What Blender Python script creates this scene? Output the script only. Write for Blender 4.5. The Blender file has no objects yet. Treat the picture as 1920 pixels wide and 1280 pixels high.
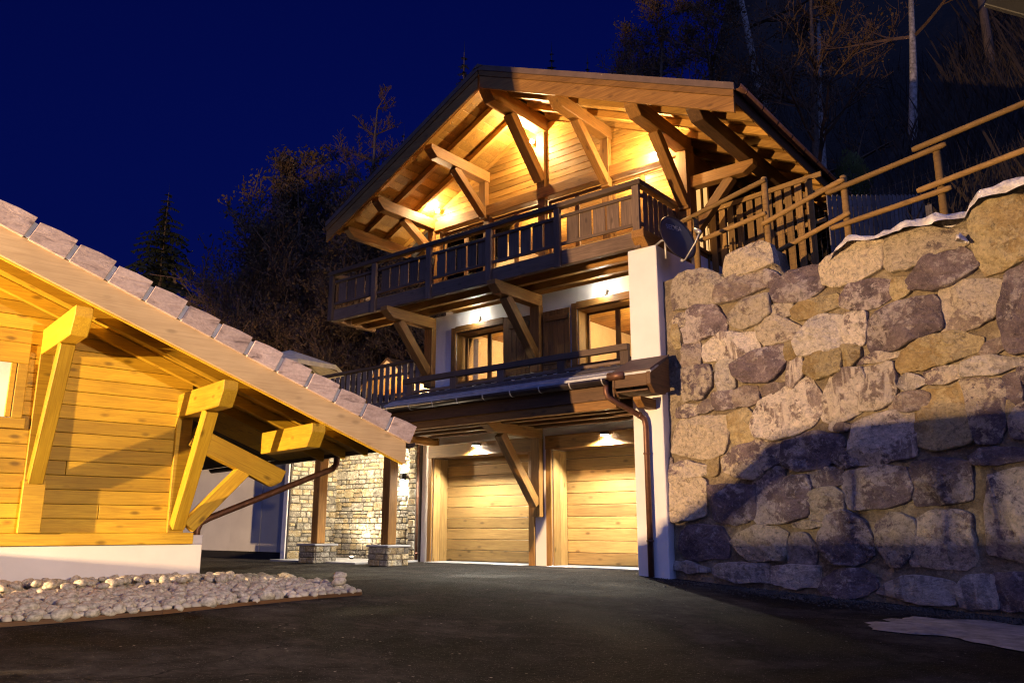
import bpy, bmesh, math, random
from mathutils import Vector, Matrix, noise
random.seed(7)
sc = bpy.context.scene
COL = sc.collection
R = math.radians
# ------------------------------------------------------------------ camera, sky, exposure
cam = bpy.data.cameras.new("camera"); cam.lens = 28.5; cam.sensor_width = 36.0
cam.clip_start = 0.05; cam.clip_end = 2000
camo = bpy.data.objects.new("camera", cam); COL.objects.link(camo)
camo.location = (0, 0, 0.78); camo.rotation_euler = (R(90 + 12.97), 0, R(39.1))
sc.camera = camo

wd_ = bpy.data.worlds.new("World"); sc.world = wd_; wd_.use_nodes = True
nt = wd_.node_tree; nt.nodes.clear()
wo = nt.nodes.new("ShaderNodeOutputWorld"); bg = nt.nodes.new("ShaderNodeBackground")
sky = nt.nodes.new("ShaderNodeTexSky"); sky.sky_type = 'NISHITA'; sky.sun_disc = False
sky.sun_elevation = R(-1.5); sky.sun_rotation = R(141); sky.altitude = 1000
sky.air_density = 1.0; sky.dust_density = 0.3; sky.ozone_density = 6.0
tint = nt.nodes.new("ShaderNodeMix"); tint.data_type = 'RGBA'; tint.blend_type = 'MULTIPLY'
tint.inputs[0].default_value = 1.0; tint.inputs[7].default_value = (0.12, 0.30, 0.85, 1)
nt.links.new(sky.outputs[0], tint.inputs[6]); nt.links.new(tint.outputs[2], bg.inputs[0])
bg.inputs[1].default_value = 0.115
nt.links.new(bg.outputs[0], wo.inputs[0])
sc.view_settings.view_transform = 'Standard'; sc.view_settings.look = 'None'
sc.view_settings.exposure = 1.6; sc.view_settings.gamma = 1.0
sc.cycles.use_denoising = True; sc.cycles.denoising_prefilter = 'NONE'; sc.cycles.filter_width = 1.15
sc.cycles.max_bounces = 6; sc.cycles.diffuse_bounces = 3; sc.cycles.sample_clamp_indirect = 4.0

# the last skylight of dusk, from behind the camera: one very soft, dim blue sun
sun = bpy.data.lights.new('dusk_sun', 'SUN'); sun.energy = 0.40; sun.angle = R(110); sun.color = (0.24, 0.34, 1.0)
suno = bpy.data.objects.new('dusk_sun', sun); COL.objects.link(suno)
suno.rotation_euler = Vector((-0.50, 0.62, -0.60)).to_track_quat('-Z', 'Y').to_euler()

# ------------------------------------------------------------------ materials
def new_mat(name):
    m = bpy.data.materials.new(name); m.use_nodes = True
    t = m.node_tree; b = t.nodes["Principled BSDF"]
    return m, t, b
def nd(t, typ, **kw):
    n = t.nodes.new(typ)
    for k, v in kw.items(): setattr(n, k, v)
    return n
def lk(t, a, b): t.links.new(a, b)
def rnd_coords(t, scale, spread=40.0):
    tc = nd(t, "ShaderNodeTexCoord"); oi = nd(t, "ShaderNodeObjectInfo")
    mu = nd(t, "ShaderNodeMath", operation='MULTIPLY'); mu.inputs[1].default_value = spread
    lk(t, oi.outputs["Random"], mu.inputs[0])
    cb = nd(t, "ShaderNodeCombineXYZ")
    for i in range(3): lk(t, mu.outputs[0], cb.inputs[i])
    ad = nd(t, "ShaderNodeVectorMath", operation='ADD')
    lk(t, tc.outputs["Object"], ad.inputs[0]); lk(t, cb.outputs[0], ad.inputs[1])
    mp = nd(t, "ShaderNodeMapping"); mp.inputs["Scale"].default_value = scale
    lk(t, ad.outputs[0], mp.inputs[0])
    return mp.outputs[0], oi.outputs["Random"], ad.outputs[0]
def noise_n(t, vec, scale, detail=4, rough=0.55, dist=0.0):
    n = nd(t, "ShaderNodeTexNoise"); n.inputs["Scale"].default_value = scale
    n.inputs["Detail"].default_value = detail; n.inputs["Roughness"].default_value = rough
    n.inputs["Distortion"].default_value = dist
    lk(t, vec, n.inputs["Vector"]); return n
def ramp(t, fac, stops):
    r = nd(t, "ShaderNodeValToRGB"); e = r.color_ramp.elements
    while len(e) < len(stops): e.new(0.5)
    for i, (p, c) in enumerate(stops):
        e[i].position = p; e[i].color = (c[0], c[1], c[2], 1)
    lk(t, fac, r.inputs[0]); return r.outputs[0]
def mixc(t, fac, a, b, mode='MIX'):
    m = nd(t, "ShaderNodeMix", data_type='RGBA', blend_type=mode)
    for i, v in ((0, fac), (6, a), (7, b)):
        if isinstance(v, (int, float)): m.inputs[i].default_value = v
        elif isinstance(v, tuple): m.inputs[i].default_value = (v[0], v[1], v[2], 1)
        else: lk(t, v, m.inputs[i])
    return m.outputs[2]
def bump(t, b, h, strength, dist):
    n = nd(t, "ShaderNodeBump"); n.inputs["Strength"].default_value = strength
    n.inputs["Distance"].default_value = dist; lk(t, h, n.inputs["Height"]); lk(t, n.outputs[0], b.inputs["Normal"])
def mul(c, k): return (c[0]*k, c[1]*k, c[2]*k)

def wood(name, dark, light, rough=0.55, knots=0.5, weather=0.0):
    m, t, b = new_mat(name)
    v, rn, raw = rnd_coords(t, (0.55, 7.0, 7.0))
    g = noise_n(t, v, 2.6, 6, 0.62, 1.4)
    c = ramp(t, g.outputs[0], [(0.28, dark), (0.5, tuple((dark[i]+light[i])/2 for i in range(3))), (0.72, light)])
    fine = nd(t, "ShaderNodeMapping"); fine.inputs["Scale"].default_value = (1.2, 60, 60); lk(t, raw, fine.inputs[0])
    fg = noise_n(t, fine.outputs[0], 1.5, 3)
    c = mixc(t, 0.30, c, ramp(t, fg.outputs[0], [(0.3, mul(dark, 0.8)), (0.7, mul(light, 1.08))]))
    # knots
    km = nd(t, "ShaderNodeMapping"); km.inputs["Scale"].default_value = (2.2, 5.0, 5.0); lk(t, raw, km.inputs[0])
    vo = nd(t, "ShaderNodeTexVoronoi"); vo.inputs["Scale"].default_value = 1.0; lk(t, km.outputs[0], vo.inputs["Vector"])
    kf = ramp(t, vo.outputs["Distance"], [(0.07, (1, 1, 1)), (0.19, (0, 0, 0))])
    kk = nd(t, "ShaderNodeMath", operation='MULTIPLY'); kk.inputs[1].default_value = knots; lk(t, kf, kk.inputs[0])
    c = mixc(t, kk.outputs[0], c, mul(dark, 0.35))
    # weathering blotches + board to board variation
    wn_ = noise_n(t, raw, 1.1, 3)
    c = mixc(t, 0.35 + weather, c, ramp(t, wn_.outputs[0], [(0.35, (0.55, 0.52, 0.5)), (0.6, (1, 1, 1))]), 'MULTIPLY')
    mr = nd(t, "ShaderNodeMapRange"); mr.inputs[3].default_value = 0.62; mr.inputs[4].default_value = 1.22
    lk(t, rn, mr.inputs[0])
    hs = nd(t, "ShaderNodeHueSaturation"); lk(t, mr.outputs[0], hs.inputs["Value"]); lk(t, c, hs.inputs["Color"])
    lk(t, hs.outputs[0], b.inputs["Base Color"]); b.inputs["Roughness"].default_value = rough
    b.inputs["Specular IOR Level"].default_value = 0.3
    bump(t, b, fg.outputs[0], 0.35, 0.004)
    return m
def plain(name, col, rough=0.6, metal=0.0, nscale=6.0, var=0.25, bstr=0.2, bdist=0.004, bscale=60.0):
    m, t, b = new_mat(name)
    v, rn, raw = rnd_coords(t, (1, 1, 1))
    n = noise_n(t, v, nscale, 5); n2 = noise_n(t, v, bscale, 4)
    c = ramp(t, n.outputs[0], [(0.3, mul(col, 1-var)), (0.7, mul(col, 1+var*0.6))])
    lk(t, c, b.inputs["Base Color"]); b.inputs["Roughness"].default_value = rough; b.inputs["Metallic"].default_value = metal
    if bstr: bump(t, b, n2.outputs[0], bstr, bdist)
    return m
def emit(name, col, s):
    m, t, b = new_mat(name)
    b.inputs["Base Color"].default_value = (0.8, 0.8, 0.8, 1)
    b.inputs["Emission Color"].default_value = (*col, 1); b.inputs["Emission Strength"].default_value = s
    m.cycles.emission_sampling = 'NONE'
    return m
def glass(name, col=(1, 1, 1)):
    m, t, b = new_mat(name); t.nodes.remove(b)
    out = [n for n in t.nodes if n.type == 'OUTPUT_MATERIAL'][0]
    tr = nd(t, "ShaderNodeBsdfTransparent"); tr.inputs[0].default_value = (*col, 1); gl = nd(t, "ShaderNodeBsdfGlossy"); gl.inputs["Roughness"].default_value = 0.02
    fr = nd(t, "ShaderNodeFresnel"); fr.inputs[0].default_value = 1.45
    mx = nd(t, "ShaderNodeMixShader"); lk(t, fr.outputs[0], mx.inputs[0]); lk(t, tr.outputs[0], mx.inputs[1]); lk(t, gl.outputs[0], mx.inputs[2])
    lk(t, mx.outputs[0], out.inputs[0]); return m
def stone_mat(name, cols, crust, amount, streak=False, cscale=9.0):
    """cols: (dark, mid, light) body; crust: pale lichen/lime crust colour laid over part of the face"""
    m, t, b = new_mat(name)
    v, rn, raw = rnd_coords(t, (1, 1, 1))
    n1 = noise_n(t, v, 2.2, 6, 0.6, 0.8)
    c = ramp(t, n1.outputs[0], [(0.3, cols[0]), (0.5, cols[1]), (0.72, cols[2])])
    sp = noise_n(t, v, 22, 8, 0.75)
    c = mixc(t, 0.5, c, ramp(t, sp.outputs[0], [(0.36, (0.35, 0.33, 0.36)), (0.5, (0.95, 0.92, 0.92)), (0.64, (1.45, 1.4, 1.3))]), 'MULTIPLY')
    if streak:
        mp = nd(t, "ShaderNodeMapping"); mp.inputs["Scale"].default_value = (7, 0.9, 1); lk(t, raw, mp.inputs[0])
        s1 = noise_n(t, mp.outputs[0], 1.4, 5, 0.55, 0.5)
        c = mixc(t, ramp(t, s1.outputs[0], [(0.5, (0, 0, 0)), (0.6, (1, 1, 1))]), c, crust)
    vein = nd(t, "ShaderNodeTexVoronoi", feature='DISTANCE_TO_EDGE'); vein.inputs["Scale"].default_value = 5.5
    dn = noise_n(t, v, 3.0, 4); dv = nd(t, "ShaderNodeVectorMath", operation='ADD'); lk(t, v, dv.inputs[0]); lk(t, dn.outputs["Color"], dv.inputs[1])
    lk(t, dv.outputs[0], vein.inputs["Vector"])
    c = mixc(t, ramp(t, vein.outputs["Distance"], [(0.0, (0.5, 0.5, 0.5)), (0.025, (0, 0, 0))]), c, crust)
    cn = noise_n(t, v, cscale, 9, 0.72, 0.4); big = noise_n(t, v, 1.6, 3)
    ad = nd(t, "ShaderNodeMath", operation='ADD'); lk(t, cn.outputs[0], ad.inputs[0]); lk(t, big.outputs[0], ad.inputs[1])
    th = 1.16 - amount * 0.34
    hv = nd(t, "ShaderNodeMath", operation='MULTIPLY'); hv.inputs[1].default_value = 0.5; lk(t, ad.outputs[0], hv.inputs[0])
    cf = ramp(t, hv.outputs[0], [((th-0.04) / 2, (0, 0, 0)), ((th+0.05) / 2, (1, 1, 1))])
    ck = noise_n(t, v, 13, 9, 0.78, 0.6)
    c = mixc(t, cf, c, ramp(t, ck.outputs[0], [(0.36, mul(crust, 0.38)), (0.46, mul(crust, 0.85)), (0.56, mul(crust, 1.08)), (0.68, mul(crust, 1.32))]))
    mr = nd(t, "ShaderNodeMapRange"); mr.inputs[3].default_value = 0.8; mr.inputs[4].default_value = 1.15; lk(t, rn, mr.inputs[0])
    hs = nd(t, "ShaderNodeHueSaturation"); lk(t, mr.outputs[0], hs.inputs["Value"]); lk(t, c, hs.inputs["Color"])
    lk(t, hs.outputs[0], b.inputs["Base Color"]); b.inputs["Roughness"].default_value = 0.85
    hh = nd(t, "ShaderNodeMath", operation='ADD'); lk(t, sp.outputs[0], hh.inputs[0]); lk(t, n1.outputs[0], hh.inputs[1])
    bump(t, b, hh.outputs[0], 1.0, 0.08)
    return m

M = {}
M['wood_house'] = wood('stained_spruce', (0.13, 0.055, 0.012), (0.36, 0.185, 0.045))
M['wood_soffit'] = wood('soffit_spruce', (0.25, 0.115, 0.02), (0.52, 0.30, 0.065))
M['wood_left'] = wood('honey_spruce', (0.38, 0.215, 0.010), (0.64, 0.425, 0.03), knots=0.75)
M['wood_barge'] = wood('pale_barge_board', (0.58, 0.40, 0.20), (0.76, 0.56, 0.30), knots=0.4)  # pale wood, raised further in place of lamp light on the board
M['wood_balcony'] = wood('weathered_balcony_wood', (0.085, 0.055, 0.038), (0.20, 0.135, 0.09), rough=0.75, weather=0.15)
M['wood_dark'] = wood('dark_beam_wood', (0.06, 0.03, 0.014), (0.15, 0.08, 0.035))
M['wood_garage'] = wood('garage_larch', (0.20, 0.11, 0.035), (0.46, 0.29, 0.10), knots=0.75)
M['wood_fence'] = wood('fence_log', (0.16, 0.09, 0.03), (0.36, 0.22, 0.075), rough=0.8)
M['wood_grey'] = wood('grey_picket', (0.10, 0.085, 0.08), (0.24, 0.20, 0.18), rough=0.8)
M['plaster'] = plain('white_plaster', (0.74, 0.72, 0.69), 0.9, nscale=1.6, var=0.07, bstr=0.25, bdist=0.004, bscale=90)
M['plaster_dark'] = plain('grey_plaster', (0.30, 0.30, 0.31), 0.9, nscale=1.6, var=0.1)
M['interior'] = plain('interior_cream', (0.70, 0.56, 0.36), 0.8, var=0.08)
M['copper'] = plain('copper_brown_metal', (0.15, 0.07, 0.042), 0.48, 0.5, nscale=9, var=0.35)
M['gutter'] = plain('dark_gutter_metal', (0.06, 0.045, 0.04), 0.4, 0.6, nscale=9)
M['zinc'] = plain('pale_zinc_edge', (0.42, 0.43, 0.46), 0.45, 0.4, nscale=5)
M['brown_metal'] = plain('brown_roof_edge', (0.11, 0.07, 0.055), 0.75, 0.0, nscale=4)
M['roof'] = plain('dark_roof_tile', (0.075, 0.062, 0.06), 0.8, nscale=5, var=0.4)
M['tile_left'] = plain('concrete_verge_tile', (0.56, 0.43, 0.39), 0.9, nscale=7, var=0.3, bstr=0.5, bdist=0.01, bscale=14)
def tile_mat():
    m, t, b = new_mat('concrete_verge_tile')
    v, rn, raw = rnd_coords(t, (2.2, 9, 9)); n = noise_n(t, v, 1.5, 6, .65, .8); f = noise_n(t, raw, 30, 4)
    c = ramp(t, n.outputs[0], [(.30, (.17, .125, .115)), (.44, (.46, .35, .31)), (.7, (.62, .49, .44))])
    c = mixc(t, .35, c, ramp(t, f.outputs[0], [(.35, (.6, .6, .6)), (.65, (1.15, 1.15, 1.15))]), 'MULTIPLY')
    mr = nd(t, "ShaderNodeMapRange"); mr.inputs[3].default_value = .8; mr.inputs[4].default_value = 1.12; lk(t, rn, mr.inputs[0])
    hs = nd(t, "ShaderNodeHueSaturation"); lk(t, mr.outputs[0], hs.inputs["Value"]); lk(t, c, hs.inputs["Color"]); lk(t, hs.outputs[0], b.inputs["Base Color"])
    b.inputs["Roughness"].default_value = .9; bump(t, b, n.outputs[0], .7, .02); return m
M['tile_left'] = tile_mat()
M['membrane'] = plain('tile_underlap', (0.34, 0.35, 0.40), 0.8)
M['black_metal'] = plain('black_metal', (0.02, 0.02, 0.022), 0.5, 0.4)
M['glass'] = glass('window_glass')
M['bulb'] = emit('lit_bulb', (1.0, 0.9, 0.72), 60)
M['bulb_cool'] = emit('lit_bulb_cool', (1.0, 0.97, 0.88), 60)
M['dirty_snow'] = plain('dirty_melting_snow', (0.24, 0.215, 0.205), 0.75, nscale=6, var=0.5, bstr=0.9, bdist=0.03, bscale=25)
M['pane_left'] = plain('curtained_pane', (0.62, 0.56, 0.52), 0.35, nscale=2, var=0.25, bstr=0)
M['snow'] = plain('old_snow', (0.62, 0.58, 0.56), 0.8, nscale=7, var=0.4, bstr=0.9, bdist=0.03, bscale=22)
M['curtain'] = plain('white_curtain', (0.75, 0.72, 0.66), 0.9)
M['parasol'] = plain('cream_parasol', (0.62, 0.52, 0.36), 0.9)
M['dish'] = plain('anthracite_dish', (0.045, 0.05, 0.065), 0.45, 0.1, nscale=3, var=0.12, bstr=0.0)
M['dish_print'] = plain('grey_print', (0.25, 0.26, 0.30), 0.6, var=0.05, bstr=0)
M['galv'] = plain('galvanised_steel', (0.5, 0.47, 0.44), 0.45, 0.5)
M['bark'] = plain('tree_bark', (0.10, 0.07, 0.05), 0.9, nscale=12, var=0.5)
M['twig'] = plain('bare_twigs', (0.10, 0.055, 0.028), 0.9, nscale=3, var=0.4, bstr=0)
M['birch'] = plain('birch_bark', (0.30, 0.265, 0.23), 0.9, nscale=7, var=0.7)
M['brush'] = plain('brushwood', (0.030, 0.018, 0.010), 0.95, nscale=2, var=0.5, bstr=0)
M['needle'] = plain('spruce_needles', (0.012, 0.017, 0.010), 0.9, nscale=4, var=0.5, bstr=0)
M['dry_leaf'] = plain('dry_leaves', (0.10, 0.06, 0.022), 0.9, nscale=4, var=0.5, bstr=0)
M['shrub'] = plain('shrub_leaf', (0.11, 0.12, 0.025), 0.8, nscale=4, var=0.4, bstr=0)
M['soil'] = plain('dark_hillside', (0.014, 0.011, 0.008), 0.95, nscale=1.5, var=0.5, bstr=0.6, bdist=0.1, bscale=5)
M['pebble'] = plain('river_pebble', (0.44, 0.415, 0.34), 0.85, nscale=2.2, var=0.6, bstr=0.3, bdist=0.01, bscale=20)
PUR = ((0.095, 0.070, 0.078), (0.19, 0.14, 0.15), (0.31, 0.24, 0.24))
BRN = ((0.15, 0.11, 0.10), (0.27, 0.205, 0.18), (0.40, 0.32, 0.27))
OCH = ((0.24, 0.165, 0.07), (0.40, 0.29, 0.13), (0.52, 0.40, 0.20))
CRUST = (0.62, 0.52, 0.40)
SM = {'p': [stone_mat('purple_limestone', PUR, (0.46, 0.39, 0.37), 0.25), stone_mat('purple_limestone_veined', PUR, (0.52, 0.44, 0.41), 0.42)],
      'k': [stone_mat('brown_limestone', BRN, (0.45, 0.37, 0.31), 0.45), stone_mat('brown_limestone_crusted', PUR, CRUST, 0.6)],
      'b': [stone_mat('crusted_limestone', BRN, CRUST, 0.72), stone_mat('crusted_limestone_pale', BRN, (0.68, 0.56, 0.40), 0.88)],
      'o': [stone_mat('ochre_sandstone', OCH, (0.50, 0.40, 0.22), 0.5)],
      's': [stone_mat('streaked_limestone', BRN, (0.72, 0.62, 0.52), 0.55, True)],
      'w': [stone_mat('pale_limestone', ((0.24, 0.21, 0.20), (0.36, 0.32, 0.29), (0.48, 0.42, 0.37)), (0.66, 0.58, 0.50), 0.6, True)]}
M['mortar'] = stone_mat('ochre_mortar', ((0.17, 0.13, 0.085), (0.28, 0.22, 0.14), (0.37, 0.295, 0.195)), (0.42, 0.34, 0.23), 0.45, cscale=6)
PORCH = [stone_mat('porch_stone_grey', ((0.15, 0.14, 0.125), (0.26, 0.24, 0.20), (0.36, 0.33, 0.27)), (0.45, 0.41, 0.33), 0.4),
         stone_mat('porch_stone_buff', ((0.30, 0.235, 0.13), (0.44, 0.35, 0.20), (0.54, 0.45, 0.28)), (0.52, 0.46, 0.34), 0.4)]

def asphalt():
    m, t, b = new_mat('asphalt')
    tc = nd(t, "ShaderNodeTexCoord"); v = tc.outputs["Object"]
    big = noise_n(t, v, 0.33, 6, 0.62, 1.0); mid = noise_n(t, v, 2.6, 6, 0.7, 0.5); fine = noise_n(t, v, 95, 3, 0.7)
    c = ramp(t, big.outputs[0], [(0.36, (0.003, 0.0025, 0.0025)), (0.45, (0.009, 0.008, 0.008)), (0.50, (0.014, 0.013, 0.013)), (0.54, (0.028, 0.025, 0.023)), (0.66, (0.042, 0.039, 0.037))])
    c = mixc(t, 0.85, c, ramp(t, mid.outputs[0], [(0.34, (0.25, 0.23, 0.23)), (0.5, (0.9, 0.9, 0.9)), (0.66, (1.8, 1.75, 1.7))]), 'MULTIPLY')
    # pale aggregate showing through
    for sc_, lo, col in ((60, 0.66, (0.11, 0.10, 0.10)), (24, 0.88, (0.26, 0.24, 0.22))):
        vo = nd(t, "ShaderNodeTexVoronoi"); vo.inputs["Scale"].default_value = sc_; lk(t, v, vo.inputs["Vector"])
        gs = ramp(t, vo.outputs["Color"], [(lo, (0, 0, 0)), (lo+.04, (1, 1, 1))])
        c = mixc(t, mixc(t, 1.0, gs, ramp(t, vo.outputs["Distance"], [(0.2, (1, 1, 1)), (0.32, (0, 0, 0))]), 'MULTIPLY'), c, col)
    # cracks
    dn = noise_n(t, v, 1.3, 5); dv = nd(t, "ShaderNodeVectorMath", operation='ADD'); lk(t, v, dv.inputs[0]); lk(t, dn.outputs["Color"], dv.inputs[1])
    cr = nd(t, "ShaderNodeTexVoronoi", feature='DISTANCE_TO_EDGE'); cr.inputs["Scale"].default_value = 0.42; lk(t, dv.outputs[0], cr.inputs["Vector"])
    cf = ramp(t, cr.outputs["Distance"], [(0.0, (1, 1, 1)), (0.010, (0, 0, 0))])
    cm = mixc(t, 1.0, cf, ramp(t, mid.outputs[0], [(0.42, (0, 0, 0)), (0.55, (0.9, 0.9, 0.9))]), 'MULTIPLY')
    c = mixc(t, cm, c, (0.003, 0.003, 0.003))
    lk(t, c, b.inputs["Base Color"])
    rr = ramp(t, big.outputs[0], [(0.38, (0.7, 0.7, 0.7)), (0.55, (0.97, 0.97, 0.97))]); lk(t, rr, b.inputs["Roughness"]); b.inputs["Specular IOR Level"].default_value = 0.08
    hh = nd(t, "ShaderNodeMath", operation='ADD'); lk(t, fine.outputs[0], hh.inputs[0]); lk(t, vo.outputs["Distance"], hh.inputs[1])
    h2 = nd(t, "ShaderNodeMath", operation='ADD'); lk(t, hh.outputs[0], h2.inputs[0]); lk(t, mid.outputs[0], h2.inputs[1])
    bump(t, b, h2.outputs[0], 0.9, 0.016)
    return m
M['asphalt'] = asphalt()
M['gravel'] = plain('dark_gravel', (0.06, 0.055, 0.052), 0.9, nscale=3, var=0.7, bstr=0)

# ------------------------------------------------------------------ builders
WM = {}
def place(o, parent=None, mat=None):
    COL.objects.link(o)
    mat = mat or Matrix.Identity(4)
    if parent is not None:
        o.parent = parent; o.matrix_basis = WM[parent.name].inverted() @ mat
    else:
        o.matrix_basis = mat
    WM[o.name] = mat.copy()
    return o
def tag(o, label, cat=None, group=None, kind=None):
    o["label"] = label
    if cat: o["category"] = cat
    if group: o["group"] = group
    if kind: o["kind"] = kind
    return o
def thing(name, loc, label, cat, group=None):
    o = bpy.data.objects.new(name, None); o.empty_display_size = 0.2
    place(o, None, Matrix.Translation(loc)); tag(o, label, cat, group); return o
def part_empty(name, loc, parent):
    o = bpy.data.objects.new(name, None); o.empty_display_size = 0.1
    return place(o, parent, Matrix.Translation(loc))
def mesh_obj(name, verts, faces, mat, parent=None, mw=None, smooth=False):
    me = bpy.data.meshes.new(name); me.from_pydata(verts, [], faces); me.update()
    if smooth: me.polygons.foreach_set("use_smooth", [True]*len(me.polygons))
    if mat: me.materials.append(mat)
    return place(bpy.data.objects.new(name, me), parent, mw)
def bm_obj(name, bm, mat, parent=None, mw=None, smooth=False):
    me = bpy.data.meshes.new(name); bm.to_mesh(me); bm.free()
    if smooth: me.polygons.foreach_set("use_smooth", [True]*len(me.polygons))
    if mat: me.materials.append(mat)
    return place(bpy.data.objects.new(name, me), parent, mw)
PCACHE = {}
def prism_mesh(profile, y0, y1, mat, bevel):
    key = (tuple((round(a, 4), round(b, 4)) for a, b in profile), round(y0, 4), round(y1, 4), mat.name, bevel)
    if key in PCACHE: return PCACHE[key]
    bm = bmesh.new()
    A = [bm.verts.new((x, y0, z)) for x, z in profile]; B = [bm.verts.new((x, y1, z)) for x, z in profile]
    n = len(profile)
    bm.faces.new(A); bm.faces.new(B[::-1])
    for i in range(n): bm.faces.new((A[i], B[i], B[(i+1) % n], A[(i+1) % n]))
    bmesh.ops.recalc_face_normals(bm, faces=bm.faces)
    if bevel: bmesh.ops.bevel(bm, geom=list(bm.edges), offset=bevel, segments=1, affect='EDGES', clamp_overlap=True)
    me = bpy.data.meshes.new('prism'); bm.to_mesh(me); bm.free(); me.materials.append(mat)
    PCACHE[key] = me; return me
def prism(name, profile, y0, y1, mat, parent=None, frame=None, bevel=0.005):
    """profile in the frame's (x,z), extruded along the frame's y from y0 to y1; the object's origin sits at the first corner"""
    frame = frame or Matrix.Identity(4)
    x0, z0 = profile[0]
    me = prism_mesh([(x-x0, z-z0) for x, z in profile], 0.0, y1-y0, mat, bevel)
    return place(bpy.data.objects.new(name, me), parent, frame @ Matrix.Translation((x0, y0, z0)))
def beam(name, a, b, w, h, mat, parent=None, up=(0, 0, 1), nose=None, tail=None, bevel=0.006):
    """timber from a to b (centre line), w wide, h tall, grain along its length; nose/tail=(length,rise): underside cut at the b/a end"""
    a = Vector(a); b = Vector(b); d = b-a; L = d.length; x = d/L
    z = Vector(up); z = (z - x*z.dot(x)).normalized(); y = z.cross(x)
    prof = []
    if tail: prof += [(0, -h/2+tail[1]), (tail[0], -h/2)]
    else: prof += [(0, -h/2)]
    if nose: prof += [(L-nose[0], -h/2), (L, -h/2+nose[1])]
    else: prof += [(L, -h/2)]
    prof += [(L, h/2), (0, h/2)]
    me = prism_mesh(prof, -w/2, w/2, mat, bevel)
    mw = Matrix(((x.x, y.x, z.x, a.x), (x.y, y.y, z.y, a.y), (x.z, y.z, z.z, a.z), (0, 0, 0, 1)))
    return place(bpy.data.objects.new(name, me), parent, mw)
def abox(name, x0, x1, y0, y1, z0, z1, mat, parent=None, bevel=0.005):
    """axis-aligned block, grain along its longest side"""
    dx, dy, dz = x1-x0, y1-y0, z1-z0
    cx, cy, cz = (x0+x1)/2, (y0+y1)/2, (z0+z1)/2
    if dx >= dy and dx >= dz: return beam(name, (x0, cy, cz), (x1, cy, cz), dy, dz, mat, parent, (0, 0, 1), bevel=bevel)
    if dy >= dz: return beam(name, (cx, y0, cz), (cx, y1, cz), dx, dz, mat, parent, (0, 0, 1), bevel=bevel)
    return beam(name, (cx, cy, z0), (cx, cy, z1), dx, dy, mat, parent, (0, 1, 0), bevel=bevel)
def tube_mesh(pts, rad, seg=10, cap=True, mat=None, jitter=0.0):
    pts = [Vector(p) for p in pts]; rad = rad if isinstance(rad, (list, tuple)) else [rad]*len(pts)
    vs, fs = [], []; prev = None
    for i, p in enumerate(pts):
        d = (pts[min(i+1, len(pts)-1)] - pts[max(i-1, 0)]).normalized()
        ref = prev if prev is not None else (Vector((0, 0, 1)) if abs(d.z) < 0.9 else Vector((1, 0, 0)))
        u = (ref - d*ref.dot(d)).normalized(); prev = u; w = d.cross(u)
        for k in range(seg):
            an = 2*math.pi*k/seg; r = rad[i]*(1+jitter*random.uniform(-1, 1))
            vs.append(p + u*math.cos(an)*r + w*math.sin(an)*r)
    for i in range(len(pts)-1):
        for k in range(seg):
            a = i*seg+k; b2 = i*seg+(k+1) % seg; fs.append((a, b2, b2+seg, a+seg))
    if cap: fs.append(tuple(range(seg))[::-1]); fs.append(tuple(range((len(pts)-1)*seg, len(pts)*seg)))
    return vs, fs
def tube(name, pts, rad, mat, parent=None, seg=10, smooth=True, jitter=0.0):
    o = Vector(pts[0]); vs, fs = tube_mesh([Vector(p)-o for p in pts], rad, seg, jitter=jitter)
    return mesh_obj(name, vs, fs, mat, parent, Matrix.Translation(o), smooth)
def halfpipe(name, a, b, r, mat, parent=None, t=0.006, seg=10):
    """open half-round gutter from a to b"""
    a = Vector(a); b = Vector(b); d = (b-a).normalized(); s = Vector((0, 0, 1)).cross(d).normalized()
    vs, fs = [], []
    for p in (Vector((0, 0, 0)), b-a):
        for rr in (r, r-t):
            for k in range(seg+1):
                an = math.pi*k/seg; vs.append(p + s*math.cos(an)*rr - Vector((0, 0, 1))*math.sin(an)*rr)
    n = seg+1
    for k in range(seg):
        fs.append((k, k+1, 2*n+k+1, 2*n+k)); fs.append((n+k+1, n+k, 3*n+k, 3*n+k+1))
        fs.append((k, n+k, n+k+1, k+1)); fs.append((2*n+k, 2*n+k+1, 3*n+k+1, 3*n+k))
    fs.append((0, 2*n, 3*n, n)); fs.append((n-1, 2*n-1, 4*n-1, 3*n-1))
    return mesh_obj(name, vs, fs, mat, parent, Matrix.Translation(a), True)
def light(name, kind, loc, power, col, r=0.04, parent=None, rot=None, spot=None, blend=0.4):
    l = bpy.data.lights.new(name, kind); l.energy = power; l.color = col; l.shadow_soft_size = r
    if kind == 'SPOT': l.spot_size = R(spot); l.spot_blend = blend
    o = bpy.data.objects.new(name, l)
    mw = Matrix.Translation(loc)
    if rot: mw = mw @ rot
    return place(o, parent, mw)
def look(d):
    return Vector(d).to_track_quat('-Z', 'Y').to_matrix().to_4x4()
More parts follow.
